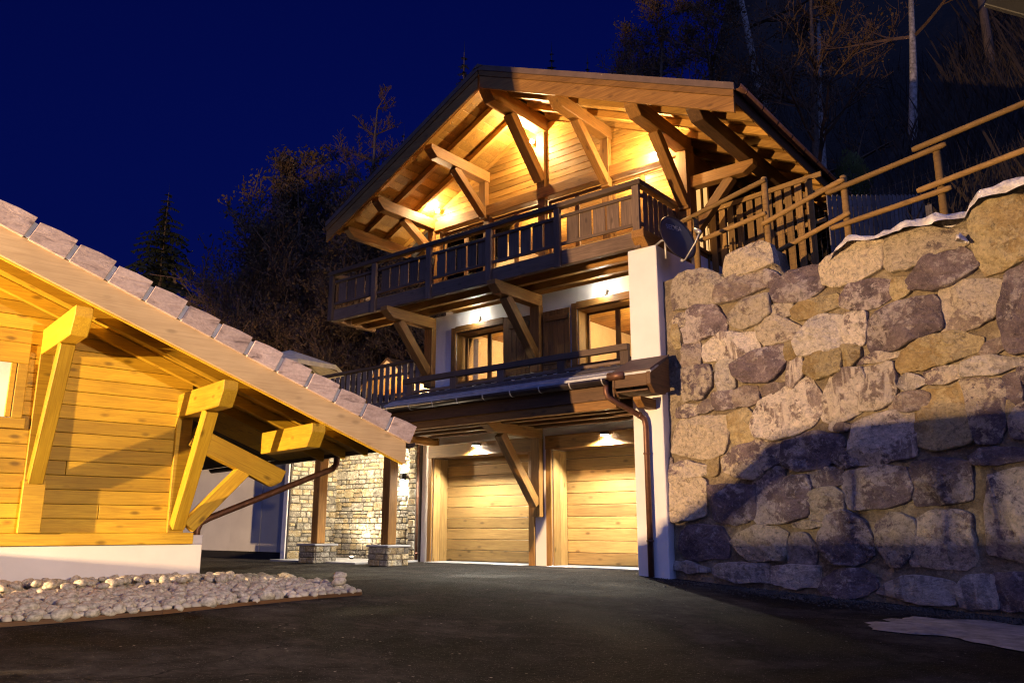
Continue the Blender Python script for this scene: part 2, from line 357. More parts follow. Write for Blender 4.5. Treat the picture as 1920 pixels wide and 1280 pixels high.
# ------------------------------------------------------------------ ground
def gz(x, y):
    z = 0.0
    if x > -8.5: z = -0.045*(x+8.5)*min(1.0, (x+8.5)/1.5)
    return max(z, -0.6)
def sheet(name, xs, ys, fz, mat, label, kind='structure', fxy=None):
    vs, fs = [], []
    for y in ys:
        for x in xs:
            X, Y = (x, y) if fxy is None else fxy(x, y)
            vs.append((X, Y, fz(X, Y, x, y)))
    n = len(xs)
    for j in range(len(ys)-1):
        for i in range(n-1): fs.append((j*n+i, j*n+i+1, (j+1)*n+i+1, (j+1)*n+i))
    o = mesh_obj(name, vs, fs, mat, None, None, True)
    o["kind"] = kind; o["label"] = label
    return o
def fr(a, b, st):
    n = max(1, int(round((b-a)/st))); return [a+(b-a)*i/n for i in range(n+1)]
xs = fr(-400, -30, 37) + fr(-29, 8, 0.5) + fr(10, 400, 39)
ys = fr(-400, -12, 38) + fr(-11, 15.5, 0.5)
sheet('driveway', xs, ys, lambda X, Y, a, b: gz(X, Y) + 0.012*noise.noise((X*0.5, Y*0.5, 0)) if -29 <= X <= 8 and -11 <= Y < 15 else gz(X, Y),
      M['asphalt'], 'dark worn asphalt driveway in front of the garages')

# frames of the three walls the place is made of
WD = Vector((0.985, -0.172, 0)).normalized(); WN = Vector((-0.172, -0.985, 0)).normalized(); W0 = Vector((-7.0, 13.0, 0))
UP = Vector((0, 0, 1))
def wallpt(s, off, z): return W0 + WD*s - WN*off + UP*z         # off: metres behind the wall face
ang = R(48.9-39.1)
DW = Vector((math.sin(ang), math.cos(ang), 0)); NR = Vector((math.cos(ang), -math.sin(ang), 0)); P0 = Vector((-11.0, 6.47, 0))
def LB(s, d, z): return P0 + DW*s + NR*d + UP*z                 # outbuilding: along gable, out from gable, up
LBF = Matrix(((DW.x, -NR.x, 0, P0.x), (DW.y, -NR.y, 0, P0.y), (0, 0, 1, 0), (0, 0, 0, 1)))   # x=s, y=-d, z=z

# hillsides
def hill_r(X, Y, s, o):
    z = 4.78 + 0.10*min(o, 3) + 0.50*max(0, min(o, 9)-3.5) + 0.95*max(0, o-9) + 0.25*noise.noise((X*0.3, Y*0.3, 1))*min(1, o/3)
    return z
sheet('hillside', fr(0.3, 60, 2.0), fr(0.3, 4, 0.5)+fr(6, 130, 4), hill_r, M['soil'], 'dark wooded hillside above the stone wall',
      fxy=lambda s, o: (wallpt(s if s > .4 else .3-min(1.75, .2*o), o, 0).x, wallpt(s if s > .4 else .3-min(1.75, .2*o), o, 0).y))
def hill_b(X, Y):
    t = min(1, max(0, (X/Y+0.58)/0.22)); t = t*t*(3-2*t)
    lo = 4.5+0.16*max(0, Y-20); hi = 6.0+0.45*(Y-26)+0.62*max(0, Y-33)
    return lo*(1-t)+hi*t + 0.4*noise.noise((X*.2, Y*.2, 7))
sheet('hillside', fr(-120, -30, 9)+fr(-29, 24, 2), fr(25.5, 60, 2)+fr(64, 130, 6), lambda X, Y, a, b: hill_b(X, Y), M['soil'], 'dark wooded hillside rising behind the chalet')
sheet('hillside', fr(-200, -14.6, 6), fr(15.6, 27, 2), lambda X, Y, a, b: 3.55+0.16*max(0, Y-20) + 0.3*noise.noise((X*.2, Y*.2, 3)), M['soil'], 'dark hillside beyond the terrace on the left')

# ------------------------------------------------------------------ chalet
H = thing('chalet', (-10.7, 14.3, 0), 'three-storey timber and white plaster chalet with lit gable and two garage doors', 'chalet')
YF = 14.3
XR, ZR = -10.68, 10.68; SL, SR = 0.478, 0.448; XEL, XER = -15.72, -4.93
def ztop(x): return ZR - (SL*(XR-x) if x < XR else SR*(x-XR))
def slope_prof(x0, x1, o0, o1):
    return [(x0, ztop(x0)-o1), (x1, ztop(x1)-o1), (x1, ztop(x1)-o0), (x0, ztop(x0)-o0)]
# plaster walls with openings
pw = part_empty('plaster_wall', (-10.7, 14.3, 0), H)
def pbox(*a): return abox('wall_panel', *a, M['plaster'], pw, bevel=0.0)
pbox(-14.47, -14.10, 14.3, 14.85, -0.2, 3.2)            # left of garage
pbox(-11.12, -10.50, 14.3, 14.85, -0.2, 3.2)            # between doors
pbox(-7.70, -7.05, 14.3, 14.85, -0.2, 3.2)
pbox(-14.098, -11.122, 14.302, 14.85, 2.47, 3.2)
pbox(-10.498, -7.702, 14.302, 14.85, 2.47, 3.2)
# first floor
pbox(-14.3, -13.39, 14.3, 14.7, 3.203, 6.0)
pbox(-11.85, -9.76, 14.3, 14.7, 3.203, 6.0)
pbox(-8.15, -7.05, 14.3, 14.7, 3.203, 6.0)
for x0, x1 in ((-13.388, -11.852), (-9.758, -8.152)):
    pbox(x0, x1, 14.302, 14.7, 5.50, 6.0); pbox(x0, x1, 14.302, 14.7, 3.203, 4.20)
# right pier carrying the balcony
abox('pier', -7.56, -6.95, 12.8, 14.25, -0.3, 5.93, M['plaster'], H, bevel=0.012)
# side and back walls
abox('side_wall', -14.30, -14.05, 14.86, 24, -0.2, 8.4, M['plaster'], H, bevel=0)
abox('side_wall', -7.25, -7.05, 14.86, 24, -0.2, 6.3, M['plaster'], H, bevel=0)
abox('side_wall', -7.22, -7.04, 14.45, 24, 6.302, 8.55, M['wood_house'], H, bevel=0)
abox('back_wall', -14.0, -7.3, 23.7, 24, -0.2, 8.5, M['plaster'], H, bevel=0)
abox('garage_ceiling', -14.0, -7.3, 14.9, 20, 2.9, 3.1, M['plaster'], H, bevel=0)

# garage doors
def garage_door(x0, x1, jl, jr):
    g = part_empty('garage_door', ((x0+x1)/2, 14.8, 0), H)
    n = 10; hgt = 2.50/n
    for i in range(n):
        abox('door_plank', x0, x1, 14.80, 14.84, 0.03+i*hgt, 0.03+(i+1)*hgt-0.006, M['wood_garage'], g, bevel=0.009)
    abox('rubber_seal', x0, x1, 14.79, 14.85, 0.0, 0.028, M['black_metal'], g, bevel=0)
    abox('header_beam', x0-jl, x1+jr, 14.235, 14.298, 2.45, 2.75, M['wood_house'], g)
    abox('header_lining', x0+0.05, x1-0.05, 14.30, 14.79, 2.44, 2.468, M['wood_dark'], g)
    abox('jamb_board', x0-jl, x0-0.002, 14.25, 14.298, 0, 2.448, M['wood_house'], g)
    abox('jamb_board', x1+0.002, x1+jr, 14.25, 14.298, 0, 2.448, M['wood_house'], g)
    for xa, xb in ((x0, x0+0.04), (x1-0.04, x1)):
        abox('jamb_lining', xa, xb, 14.30, 14.53, 0, 2.438, M['wood_garage'], g)
        abox('jamb_lining', xa, xb, 14.537, 14.785, 0, 2.438, M['wood_garage'], g)
    return g
abox('door_threshold', -14.09, -11.13, 14.05, 14.79, -.05, .018, M['zinc'], H); abox('door_threshold', -10.49, -7.71, 14.05, 14.79, -.05, .018, M['zinc'], H)
garage_door(-14.10, -11.12, 0.12, 0.16)
garage_door(-10.50, -7.70, 0.14, 0.10)

# first-floor windows and shutters
def window(x0, x1, z0, z1, y, nm=2, reveal=True, hdr=True):
    w = part_empty('window', ((x0+x1)/2, y, z0), H)
    fw = 0.07
    abox('frame', x0, x1, y, y+0.06, z1-fw, z1, M['wood_house'], w); abox('frame', x0, x1, y, y+0.06, z0, z0+fw, M['wood_house'], w)
    n = nm
    for i in range(n+1):
        x = x0 + (x1-x0)*i/n
        a, b = (x, x+fw) if i == 0 else ((x-fw, x) if i == n else (x-fw*0.8, x+fw*0.8))
        abox('mullion', a, b, y+0.002, y+0.058, z0+fw+0.001, z1-fw-0.001, M['wood_house'], w)
    abox('pane', x0+fw*0.5, x1-fw*0.5, y+0.028, y+0.034, z0+fw*0.5, z1-fw*0.5, M['glass'], w, bevel=0)
    if reveal:
        abox('reveal_board', x0, x0+0.03, 14.302, y-0.002, z0, z1, M['wood_soffit'], w)
        abox('reveal_board', x1-0.03, x1, 14.302, y-0.002, z0, z1, M['wood_soffit'], w)
        abox('reveal_board', x0+0.032, x1-0.032, 14.302, y-0.002, z1-0.03, z1, M['wood_soffit'], w)
        abox('sill', x0-0.1, x1+0.1, 14.18, y-0.002, z0-0.06, z0, M['wood_house'], w)
        abox('casing', x0-0.14, x0-0.002, 14.25, 14.298, z0, z1+0.14, M['wood_house'], w)
        abox('casing', x1+0.002, x1+0.14, 14.25, 14.298, z0, z1+0.14, M['wood_house'], w)
        abox('casing', x0, x1, 14.245, 14.298, z1+0.001, z1+0.16, M['wood_house'], w)
    return w
window(-13.39, -11.85, 4.22, 5.48, 14.64); window(-9.76, -8.15, 4.22, 5.48, 14.64)
for cx in (-13.22, -12.0, -8.35):
    vs, fs = [], []
    for i in range(9):
        for z in (4.3, 5.4): vs.append((i*0.02, 0.02*(i % 2), z-4.3))
    for i in range(8): fs.append((2*i, 2*i+2, 2*i+3, 2*i+1))
    mesh_obj('curtain', vs, fs, M['curtain'], H, Matrix.Translation((cx, 14.74, 4.3)))
def shutter(x0, x1, z0, z1):
    s = part_empty('shutter', ((x0+x1)/2, 14.25, z0), H)
    n = 5; w = (x1-x0)/n
    for i in range(n): abox('shutter_board', x0+i*w, x0+(i+1)*w-0.004, 14.225, 14.255, z0, z1, M['wood_house'], s)
    for z in (z0+0.12, z1-0.25): abox('shutter_rail', x0+0.03, x1-0.03, 14.195, 14.223, z, z+0.12, M['wood_house'], s)
    for z in (z0+0.18, z1-0.19): tube('hinge', [(x1-0.01, 14.20, z-0.05), (x1-0.01, 14.20, z+0.05)], 0.018, M['black_metal'], s, 6)
shutter(-11.70, -11.03, 4.2, 5.55); shutter(-10.66, -9.93, 4.2, 5.55)

# first-floor room, seen through the windows
def room(x0, x1, y0, y1, z0, z1, ceiling):
    r = part_empty('room', ((x0+x1)/2, (y0+y1)/2, z0), H)
    abox('room_wall', x0, x1, y1, y1+0.1, z0, z1, M['interior'], r, bevel=0)
    abox('room_wall', x0-0.1, x0, y0, y1, z0, z1, M['interior'], r, bevel=0); abox('room_wall', x1, x1+0.1, y0, y1, z0, z1, M['interior'], r, bevel=0)
    abox('room_floor', x0, x1, y0, y1, z0-0.1, z0, M['wood_soffit'], r, bevel=0)
    n = int((y1-y0)/0.2)
    for i in range(n):
        a = y0+(y1-y0)*i/n; abox('ceiling_board', x0, x1, a, a+(y1-y0)/n-0.01, z1, z1+0.04, M[ceiling], r, bevel=0.008)
    return r
room(-13.9, -7.4, 14.86, 18.5, 3.3, 5.75, 'wood_soffit')
abox('room_partition', -10.9, -10.7, 14.87, 18.4, 3.31, 5.74, M['interior'], H, bevel=0)
room(-13.95, -7.4, 14.52, 18.5, 6.32, 8.75, 'wood_soffit')

# balcony of the first floor and the canopy over the garages
lb = part_empty('lower_balcony', (-10.5, 12.75, 3.2), H)
abox('floor', -14.2, -7.57, 12.76, 14.29, 3.13, 3.2, M['wood_dark'], lb)
abox('handrail', -13.55, -7.57, 12.68, 12.80, 4.0, 4.12, M['wood_balcony'], lb)
abox('lower_rail', -13.5, -7.575, 12.72, 12.77, 3.76, 3.82, M['wood_balcony'], lb)
for x in (-13.35, -12.0, -10.65, -9.1, -7.66): abox('post', x-0.09, x+0.09, 12.71, 12.79, 3.25, 3.998, M['wood_balcony'], lb)
x = -13.25
while x < -7.8:
    if all(abs(x+0.08-q) > 0.17 for q in (-12.0, -10.65, -9.1)):
        abox('baluster', x, x+0.16, 12.74, 12.765, 3.25, 3.755, M['wood_balcony'], lb)
    x += 0.27
def YZF(x1): return Matrix(((0, -1, 0, x1), (1, 0, 0, 0), (0, 0, 1, 0), (0, 0, 0, 1)))   # profile in world (y,z), extruded towards -x from x1
cp = part_empty('canopy', (-10.4, 12.3, 3.2), H)
def can_z(y): return 3.41 + (y-12.1)*0.52          # upper face of the canopy
for i, (ya, yb) in enumerate(((12.10, 12.26), (12.23, 12.40), (12.37, 12.54), (12.51, 12.69))):
    o = 0.022*i
    prism('tile_course', [(ya, can_z(ya)-0.02), (yb, can_z(yb)-0.02), (yb, can_z(yb)+0.012), (ya, can_z(ya)+0.03)], 0, 6.75,
          M['zinc'] if i < 2 else M['roof'], cp, YZF(-13.52+6.75), 0.004)
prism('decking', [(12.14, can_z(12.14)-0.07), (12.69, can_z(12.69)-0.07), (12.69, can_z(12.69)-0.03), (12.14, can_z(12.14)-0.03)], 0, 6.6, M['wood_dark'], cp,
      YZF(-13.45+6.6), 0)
for i in range(9):
    y = 12.24+i*0.227; abox('soffit_board', -14.25, -7.6, y, y+0.219, 3.102, 3.128, M['wood_house'], cp)
halfpipe('gutter', (-13.5, 12.07, 3.36), (-7.62, 12.07, 3.36), 0.105, M['gutter'], cp)
abox('fascia_board', -13.5, -7.57, 12.205, 12.235, 3.02, 3.40, M['wood_dark'], cp)
abox('apron_board', -13.5, -7.575, 12.70, 12.719, 3.25, 3.735, M['wood_dark'], cp)
for i in range(9):
    x = -13.3+i*0.7; halfpipe('gutter_bracket', (x, 12.07, 3.365), (x+0.025, 12.07, 3.365), 0.115, M['galv'], cp, 0.012)
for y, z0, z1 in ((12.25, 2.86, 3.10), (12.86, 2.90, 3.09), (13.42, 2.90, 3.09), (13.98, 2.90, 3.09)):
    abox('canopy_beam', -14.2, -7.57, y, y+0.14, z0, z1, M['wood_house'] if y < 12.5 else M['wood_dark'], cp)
# boxed right-hand end of the canopy, wrapped round the pier
for x0, x1 in ((-7.55, -7.50), (-6.86, -6.78)):
    prism('end_board', [(12.10, 3.20), (12.10, 3.42), (12.79, 3.76), (12.79, 3.14), (12.45, 3.05), (12.25, 3.05)], 0, x1-x0, M['wood_dark'], cp,
          YZF(x1))
prism('end_roof', [(12.08, 3.43), (12.79, 3.78), (12.79, 3.81), (12.08, 3.46)], 0, 0.80, M['brown_metal'], cp, YZF(-6.77))
abox('end_fascia', -7.50, -6.862, 12.11, 12.14, 3.18, 3.42, M['wood_dark'], cp)
abox('end_soffit', -7.498, -6.865, 12.145, 12.79, 3.10, 3.13, M['wood_dark'], cp)
beam('end_bracket', (-7.15, 12.79, 2.94), (-7.15, 12.25, 2.94), 0.16, 0.18, M['wood_house'], cp, nose=(0.14, 0.12))
# knee brackets of the canopy
def knee(par, x, y0, y1, zt, h, w, fz, by, mat, post=None):
    beam('bracket_beam', (x, y0, zt-h/2), (x, y1, zt-h/2), w, h, mat, par, nose=(0.22, h*0.62))
    beam('brace', (x, y0-0.16, fz), (x, by, zt-h-0.01), w*0.86, w*0.86, mat, par, up=(0, -1, 1))
    if post: abox('wall_post', x-w/2-0.012, x+w/2+0.012, y0-0.16, y0-0.003, post[0], post[1], mat, par)
knee(cp, -10.85, 14.3, 12.45, 2.93, 0.22, 0.22, 1.28, 12.95, M['wood_house'], (1.02, 2.705))
beam('bracket_beam', (-14.0, 14.3, 2.83), (-14.0, 12.9, 2.83), 0.18, 0.18, M['wood_house'], cp, nose=(0.2, 0.1))

# downpipes
dp = part_empty('downpipe', (-7.3, 12.7, 0), H)
tube('pipe', [(-7.68, 12.10, 3.33), (-7.68, 12.10, 3.14), (-7.66, 12.12, 3.05), (-7.55, 12.25, 2.95), (-7.34, 12.62, 2.76), (-7.27, 12.70, 2.68), (-7.25, 12.71, 2.55), (-7.25, 12.71, -0.03)],
     0.052, M['copper'], dp, 14)
for z in (2.05, 0.55): tube('strap', [(-7.25, 12.71, z), (-7.25, 12.71, z+0.035)], 0.064, M['copper'], dp, 14)
tube('strap', [(-7.34, 12.62, 2.76), (-7.32, 12.65, 2.745)], 0.062, M['copper'], dp, 14)
tube('outlet', [(-7.62, 12.10, 3.40), (-7.30, 12.10, 3.40)], 0.075, M['copper'], dp, 14)
dp2 = part_empty('downpipe', (-14.56, 14.2, 0), H)
tube('pipe', [(-14.56, 14.22, 2.95), (-14.56, 14.22, 0.02)], 0.05, M['copper'], dp2, 12)
for z in (0.18, 1.5, 2.6): tube('strap', [(-14.56, 14.22, z), (-14.56, 14.22, z+0.03)], 0.06, M['copper'], dp2, 12)

# upper balcony
ub = part_empty('balcony', (-11.8, 12.8, 6.0), H)
abox('front_beam', -16.45, -7.18, 12.80, 12.94, 5.98, 6.28, M['wood_balcony'], ub)
for y in (13.36, 13.9): abox('joist', -16.3, -7.6, y, y+0.13, 5.98, 6.20, M['wood_house'], ub)
for i in range(7): abox('floor_board', -16.4, -7.2, 12.95+i*0.193, 12.95+i*0.193+0.185, 6.205, 6.245, M['wood_soffit'], ub)
abox('edge_strip', -16.42, -7.3, 12.815, 12.86, 6.282, 6.30, M['wood_soffit'], ub)
POSTS = (-16.41, -14.76, -12.86, -11.02, -9.17, -7.31)
for x in POSTS: abox('post', x-0.075, x+0.075, 12.72, 12.797, 5.93 if x > -16 else 5.98, 7.19, M['wood_balcony'], ub)
abox('handrail', -16.52, -7.19, 12.70, 12.86, 7.192, 7.30, M['wood_balcony'], ub, bevel=0.012)
abox('upper_rail', -16.4, -7.25, 12.80, 12.84, 6.99, 7.06, M['wood_balcony'], ub)
abox('bottom_rail', -16.4, -7.25, 12.80, 12.84, 6.40, 6.47, M['wood_balcony'], ub)
for a, b in zip(POSTS[:-1], POSTS[1:]):
    x = a+0.075+0.10; n = int(round((b-a-0.15-0.10)/0.345)); w = (b-a-0.15-0.10)/n
    for i in range(n):
        abox('slat', x+i*w, x+(i+1)*w-(0.048 if i < n-1 else 0.0), 12.842, 12.867, 6.405, 7.045, M['wood_balcony'], ub)
for sx, ya in ((-7.27, 12.87), (-16.45, 12.87)):
    abox('handrail', sx-0.07, sx+0.08, 12.862, 14.28, 7.192, 7.30, M['wood_balcony'], ub)
    abox('upper_rail', sx-0.02, sx+0.02, 12.87, 14.28, 6.99, 7.06, M['wood_balcony'], ub)
    abox('bottom_rail', sx-0.02, sx+0.02, 12.87, 14.28, 6.40, 6.47, M['wood_balcony'], ub)
    for i in range(7): abox('slat', sx+0.021, sx+0.045, ya+0.03+i*0.2, ya+0.03+i*0.2+0.16, 6.3, 7.10, M['wood_balcony'], ub)
    abox('end_beam', sx-0.08, sx+0.07, 12.945, 14.29, 5.985, 6.275, M['wood_dark'], ub)
beam('corbel', (-7.22, 13.4, 6.08), (-7.22, 12.60, 6.08), 0.26, 0.30, M['wood_house'], ub, nose=(0.16, 0.16))
knee(ub, -14.22, 14.3, 12.62, 5.975, 0.27, 0.24, 4.55, 13.1, M['wood_house'], (4.2, 5.70))
knee(ub, -10.84, 14.3, 12.62, 5.975, 0.27, 0.24, 4.55, 13.1, M['wood_house'], (4.2, 5.70))

# upper-floor glazing
for a, b in ((-13.95, -12.45), (-12.33, -10.80), (-10.58, -8.98), (-8.86, -7.30)): window(a, b, 6.30, 8.27, 14.38, 2, False)
for x in (-14.08, -12.39, -10.69, -8.92, -7.16): abox('gable_post', x-0.10, x+0.10, 14.24, 14.37, 6.29, 8.30, M['wood_house'], H)
abox('tie_beam', -14.3, -7.05, 14.18, 14.42, 8.30, 8.56, M['wood_house'], H, bevel=0.012)
gw = part_empty('gable_wall', (-10.7, 14.3, 8.56), H)
z = 8.562
while z < 10.2:
    z1 = z+0.168
    def xl(zz): return XR-(ZR-0.30-zz)/SL
    def xr(zz): return XR+(ZR-0.30-zz)/SR
    a, b = max(-14.25, xl(z)), min(-7.08, xr(z)); a1, b1 = max(-14.25, xl(z1)), min(-7.08, xr(z1))
    if b1-a1 > 0.2:
        for (u0, u1, v0, v1) in ((a, XR-0.12, a1, XR-0.12), (XR+0.12, b, XR+0.12, b1)):
            if u1-u0 > 0.05 and v1-v0 > 0.02: prism('plank', [(u0, z), (u1, z), (v1, z1-0.006), (v0, z1-0.006)], 14.29, 14.33, M['wood_soffit'], gw, bevel=0.006)
    z = z1
prism('backing', [(-14.3, 8.57), (-7.05, 8.57), (-7.05, ztop(-7.05)-0.32), (XR, ZR-0.32), (-14.3, ztop(-14.3)-0.32)], 14.34, 14.48, M['wood_dark'], gw, bevel=0)
abox('king_post', XR-0.11, XR+0.11, 14.20, 14.335, 8.565, 10.05, M['wood_house'], H)

# roof
rf = part_empty('roof', (XR, 12.0, ZR), H)
YV, YB = 12.0, 24.6
prism('covering', slope_prof(XEL, XR, 0.0, 0.11), YV, YB, M['roof'], rf, bevel=0); prism('covering', slope_prof(XR, XER, 0.0, 0.11), YV, YB, M['roof'], rf, bevel=0)
for x0, x1 in ((XEL-0.04, XR), (XR, XER+0.04)):
    prism('verge_flashing', slope_prof(x0, x1, -0.03, 0.10), YV-0.055, YV-0.005, M['brown_metal'], rf)
    prism('barge_board', slope_prof(x0+0.02, x1-0.02, 0.105, 0.23), YV-0.045, YV-0.003, M['wood_house'], rf)
    prism('barge_board', slope_prof(x0+0.03, x1-0.03, 0.232, 0.52), YV-0.03, YV+0.025, M['wood_house'], rf)
    for i in range(18):
        y = 12.22+i*0.70
        if i > 4 and x0 < -11: break
        xa, xb = (x0+0.12, x1-0.06) if x0 < -11 else (x0+0.06, x1-0.10)
        prism('rafter', slope_prof(xa, xb, 0.145, 0.30), y, y+0.10, M['wood_soffit'], rf)
    n = 24
    for i in range(n):
        xa = x0+0.06+(x1-x0-0.1)*i/n; xb = x0+0.06+(x1-x0-0.1)*(i+1)/n
        prism('soffit_board', slope_prof(xa, xb-0.004, 0.112, 0.142), YV+0.03, 14.6 if x0 < -11 else 20.5, M['wood_soffit'], rf, bevel=0.004)
# purlins with their braces
def purlin(x, tip, w, h, brace=None, foot=None, y0=14.4, mat='wood_house'):
    zt = ztop(x) - 0.305 - (0.5*w*(SL if x < XR else SR) if abs(x-XR) > 0.2 else 0.03)
    beam('purlin', (x, y0, zt-h/2), (x, tip, zt-h/2), w, h, M[mat], rf, nose=(0.20, h*0.6), bevel=0.01)
    if brace:
        beam('brace', (x, 14.19, foot), (x, brace, zt-h+0.01), w*0.78, w*0.78, M['wood_house'], rf, up=(0, -1, 1), bevel=0.008)
        abox('wall_post', x-w*0.42, x+w*0.42, 14.14, 14.285, foot-0.12, zt-h-0.003, M['wood_house'], rf) if abs(x-XR) > 0.2 else None
purlin(-15.28, 12.22, 0.20, 0.24)
purlin(-14.22, 12.22, 0.24, 0.28, 13.15, 7.75)
purlin(-12.45, 12.22, 0.24, 0.28, 13.10, 8.35)
purlin(XR, 12.16, 0.30, 0.36, 13.05, 8.75)
purlin(-8.87, 12.20, 0.24, 0.28, 13.05, 8.2)
purlin(-7.02, 12.14, 0.26, 0.32, 13.05, 7.2)
purlin(-5.75, 12.10, 0.24, 0.28, None, None, 20, 'wood_dark')
# side brackets that carry the right-hand eaves purlin
for y in (14.36, 17.6):
    zb = ztop(-5.75)-0.30-0.28-0.10
    beam('side_bracket', (-7.1, y, zb-0.12), (-5.55, y, zb-0.12), 0.22, 0.24, M['wood_house'], rf, nose=(0.22, 0.14), bevel=0.01)
    beam('brace', (-7.0, y, zb-1.30), (-6.05, y, zb-0.23), 0.19, 0.19, M['wood_house'], rf, up=(1, 0, 1), bevel=0.008)
abox('corner_post', -7.18, -6.90, 14.22, 14.50, 6.29, 8.55, M['wood_house'], H, bevel=0.01)
halfpipe('gutter', (XER+0.06, 12.0, ztop(XER)-0.02), (XER+0.06, 24.6, ztop(XER)-0.02), 0.085, M['copper'], rf)
for i in range(16):
    y = 12.25+i*0.7; halfpipe('gutter_bracket', (XER+0.06, y, ztop(XER)-0.015), (XER+0.06, y+0.03, ztop(XER)-0.015), 0.097, M['copper'], rf, 0.014)
prism('eave_board', [(XER-0.03, ztop(XER)-0.30), (XER+0.0, ztop(XER)-0.30), (XER+0.0, ztop(XER)-0.0), (XER-0.03, ztop(XER)-0.0)], YV+0.03, YB, M['wood_dark'], rf)
prism('ridge_cap', [(XR-0.16, ZR-0.045), (XR, ZR+0.045), (XR+0.16, ZR-0.045)], YV-0.07, YB, M['brown_metal'], rf)
# lit side windows under the right-hand eaves
def side_window(y0, y1, z0, z1):
    w = part_empty('side_window', (-7.0, y0, z0), H)
    abox('frame', -7.035, -6.99, y0, y1, z0-0.07, z0, M['wood_house'], w); abox('frame', -7.035, -6.99, y0, y1, z1, z1+0.07, M['wood_house'], w)
    for y in (y0-0.07, (y0+y1)/2-0.035, y1): abox('frame', -7.036, -6.985, y, y+0.07, z0, z1, M['wood_house'], w)
    abox('pane', -7.03, -7.02, y0, y1, z0, z1, M['lit_pane'], w, bevel=0)
M['lit_pane'] = emit('lit_side_pane', (1.0, 0.55, 0.16), 0.35)
side_window(14.7, 15.3, 6.45, 8.0); side_window(15.9, 16.4, 6.6, 7.5)
# ------------------------------------------------------------------ stones
def chaikin(p, n=1):
    for _ in range(n):
        q = []
        for i in range(len(p)):
            a, b = p[i], p[(i+1) % len(p)]
            q += [(a[0]*.8+b[0]*.2, a[1]*.8+b[1]*.2), (a[0]*.2+b[0]*.8, a[1]*.2+b[1]*.8)]
        p = q
    return p
def resample(p, n):
    L = [math.dist(p[i], p[(i+1) % len(p)]) for i in range(len(p))]; T = sum(L); out = []; i = 0; acc = 0
    for k in range(n):
        d = T*k/n
        while acc+L[i] < d: acc += L[i]; i += 1
        t = (d-acc)/L[i]; a, b = p[i], p[(i+1) % len(p)]; out.append((a[0]+(b[0]-a[0])*t, a[1]+(b[1]-a[1])*t))
    return out
def stone_mesh(poly, h, seed, n=26, back=0.14, rough=1.0, grow=0.058):
    """split-faced stone in (x,y) with relief along +z: tilted cleavage planes cut across a rough block; returns verts, faces and the centre"""
    rnd = random.Random(seed)
    cx = sum(p[0] for p in poly)/len(poly); cy = sum(p[1] for p in poly)/len(poly)
    size = max(max(p[0] for p in poly)-min(p[0] for p in poly), max(p[1] for p in poly)-min(p[1] for p in poly))
    q = []
    for i in range(len(poly)):
        a, b = poly[i], poly[(i+1) % len(poly)]
        q += [(a[0]*.94+b[0]*.06, a[1]*.94+b[1]*.06), (a[0]*.06+b[0]*.94, a[1]*.06+b[1]*.94)]
    q = resample(q, n); so = seed*7.31; out = []
    for x, y in q:
        x -= cx; y -= cy; d = max(.05, math.hypot(x, y))
        j = grow + .022*noise.noise((x*11, y*11, so)) + .03*size*noise.noise((x*4, y*4, so+3))
        out.append((x*(1+j/d), y*(1+j/d)))
    q = out
    planes = [(rnd.uniform(-.12, .12), rnd.uniform(-.10, .16), h*rnd.uniform(.95, 1.1))]
    for _ in range(4):
        an = rnd.uniform(0, 6.28); sl = rnd.uniform(.18, .55)
        planes.append((-sl*math.cos(an), -sl*math.sin(an), h+sl*size*rnd.uniform(.12, .34)))
    def face(x, y):
        z = min(a*x+b*y+c for a, b, c in planes)
        z += h*.30*rough*noise.noise((x*3.3, y*3.3, so)) + h*.26*rough*noise.noise((x*8, y*8, so+5)) + h*.16*rough*noise.noise((x*21, y*21, so+9))
        return max(z, h*.16)
    rings = [(1.0, -1), (1.0, .70), (0.985, .90), (0.955, 1), (0.86, 1), (0.72, 1), (0.58, 1), (0.43, 1), (0.28, 1), (0.13, 1)]
    vs, fs = [], []
    for k, (sc_, f) in enumerate(rings):
        for x, y in q:
            X, Y = x*sc_, y*sc_
            vs.append((X, Y, -back if f < 0 else face(X, Y)*f))
    nr_ = len(rings)
    for k in range(nr_-1):
        for i in range(n):
            a = k*n+i; b = k*n+(i+1) % n; fs.append((a, b, b+n, a+n))
    vs.append((0, 0, face(0, 0)))
    c = len(vs)-1
    for i in range(n): fs.append(((nr_-1)*n+i, (nr_-1)*n+(i+1) % n, c))
    return vs, fs, (cx, cy)
def area(poly):
    return 0.5*sum(poly[i][0]*poly[(i+1) % len(poly)][1]-poly[(i+1) % len(poly)][0]*poly[i][1] for i in range(len(poly)))

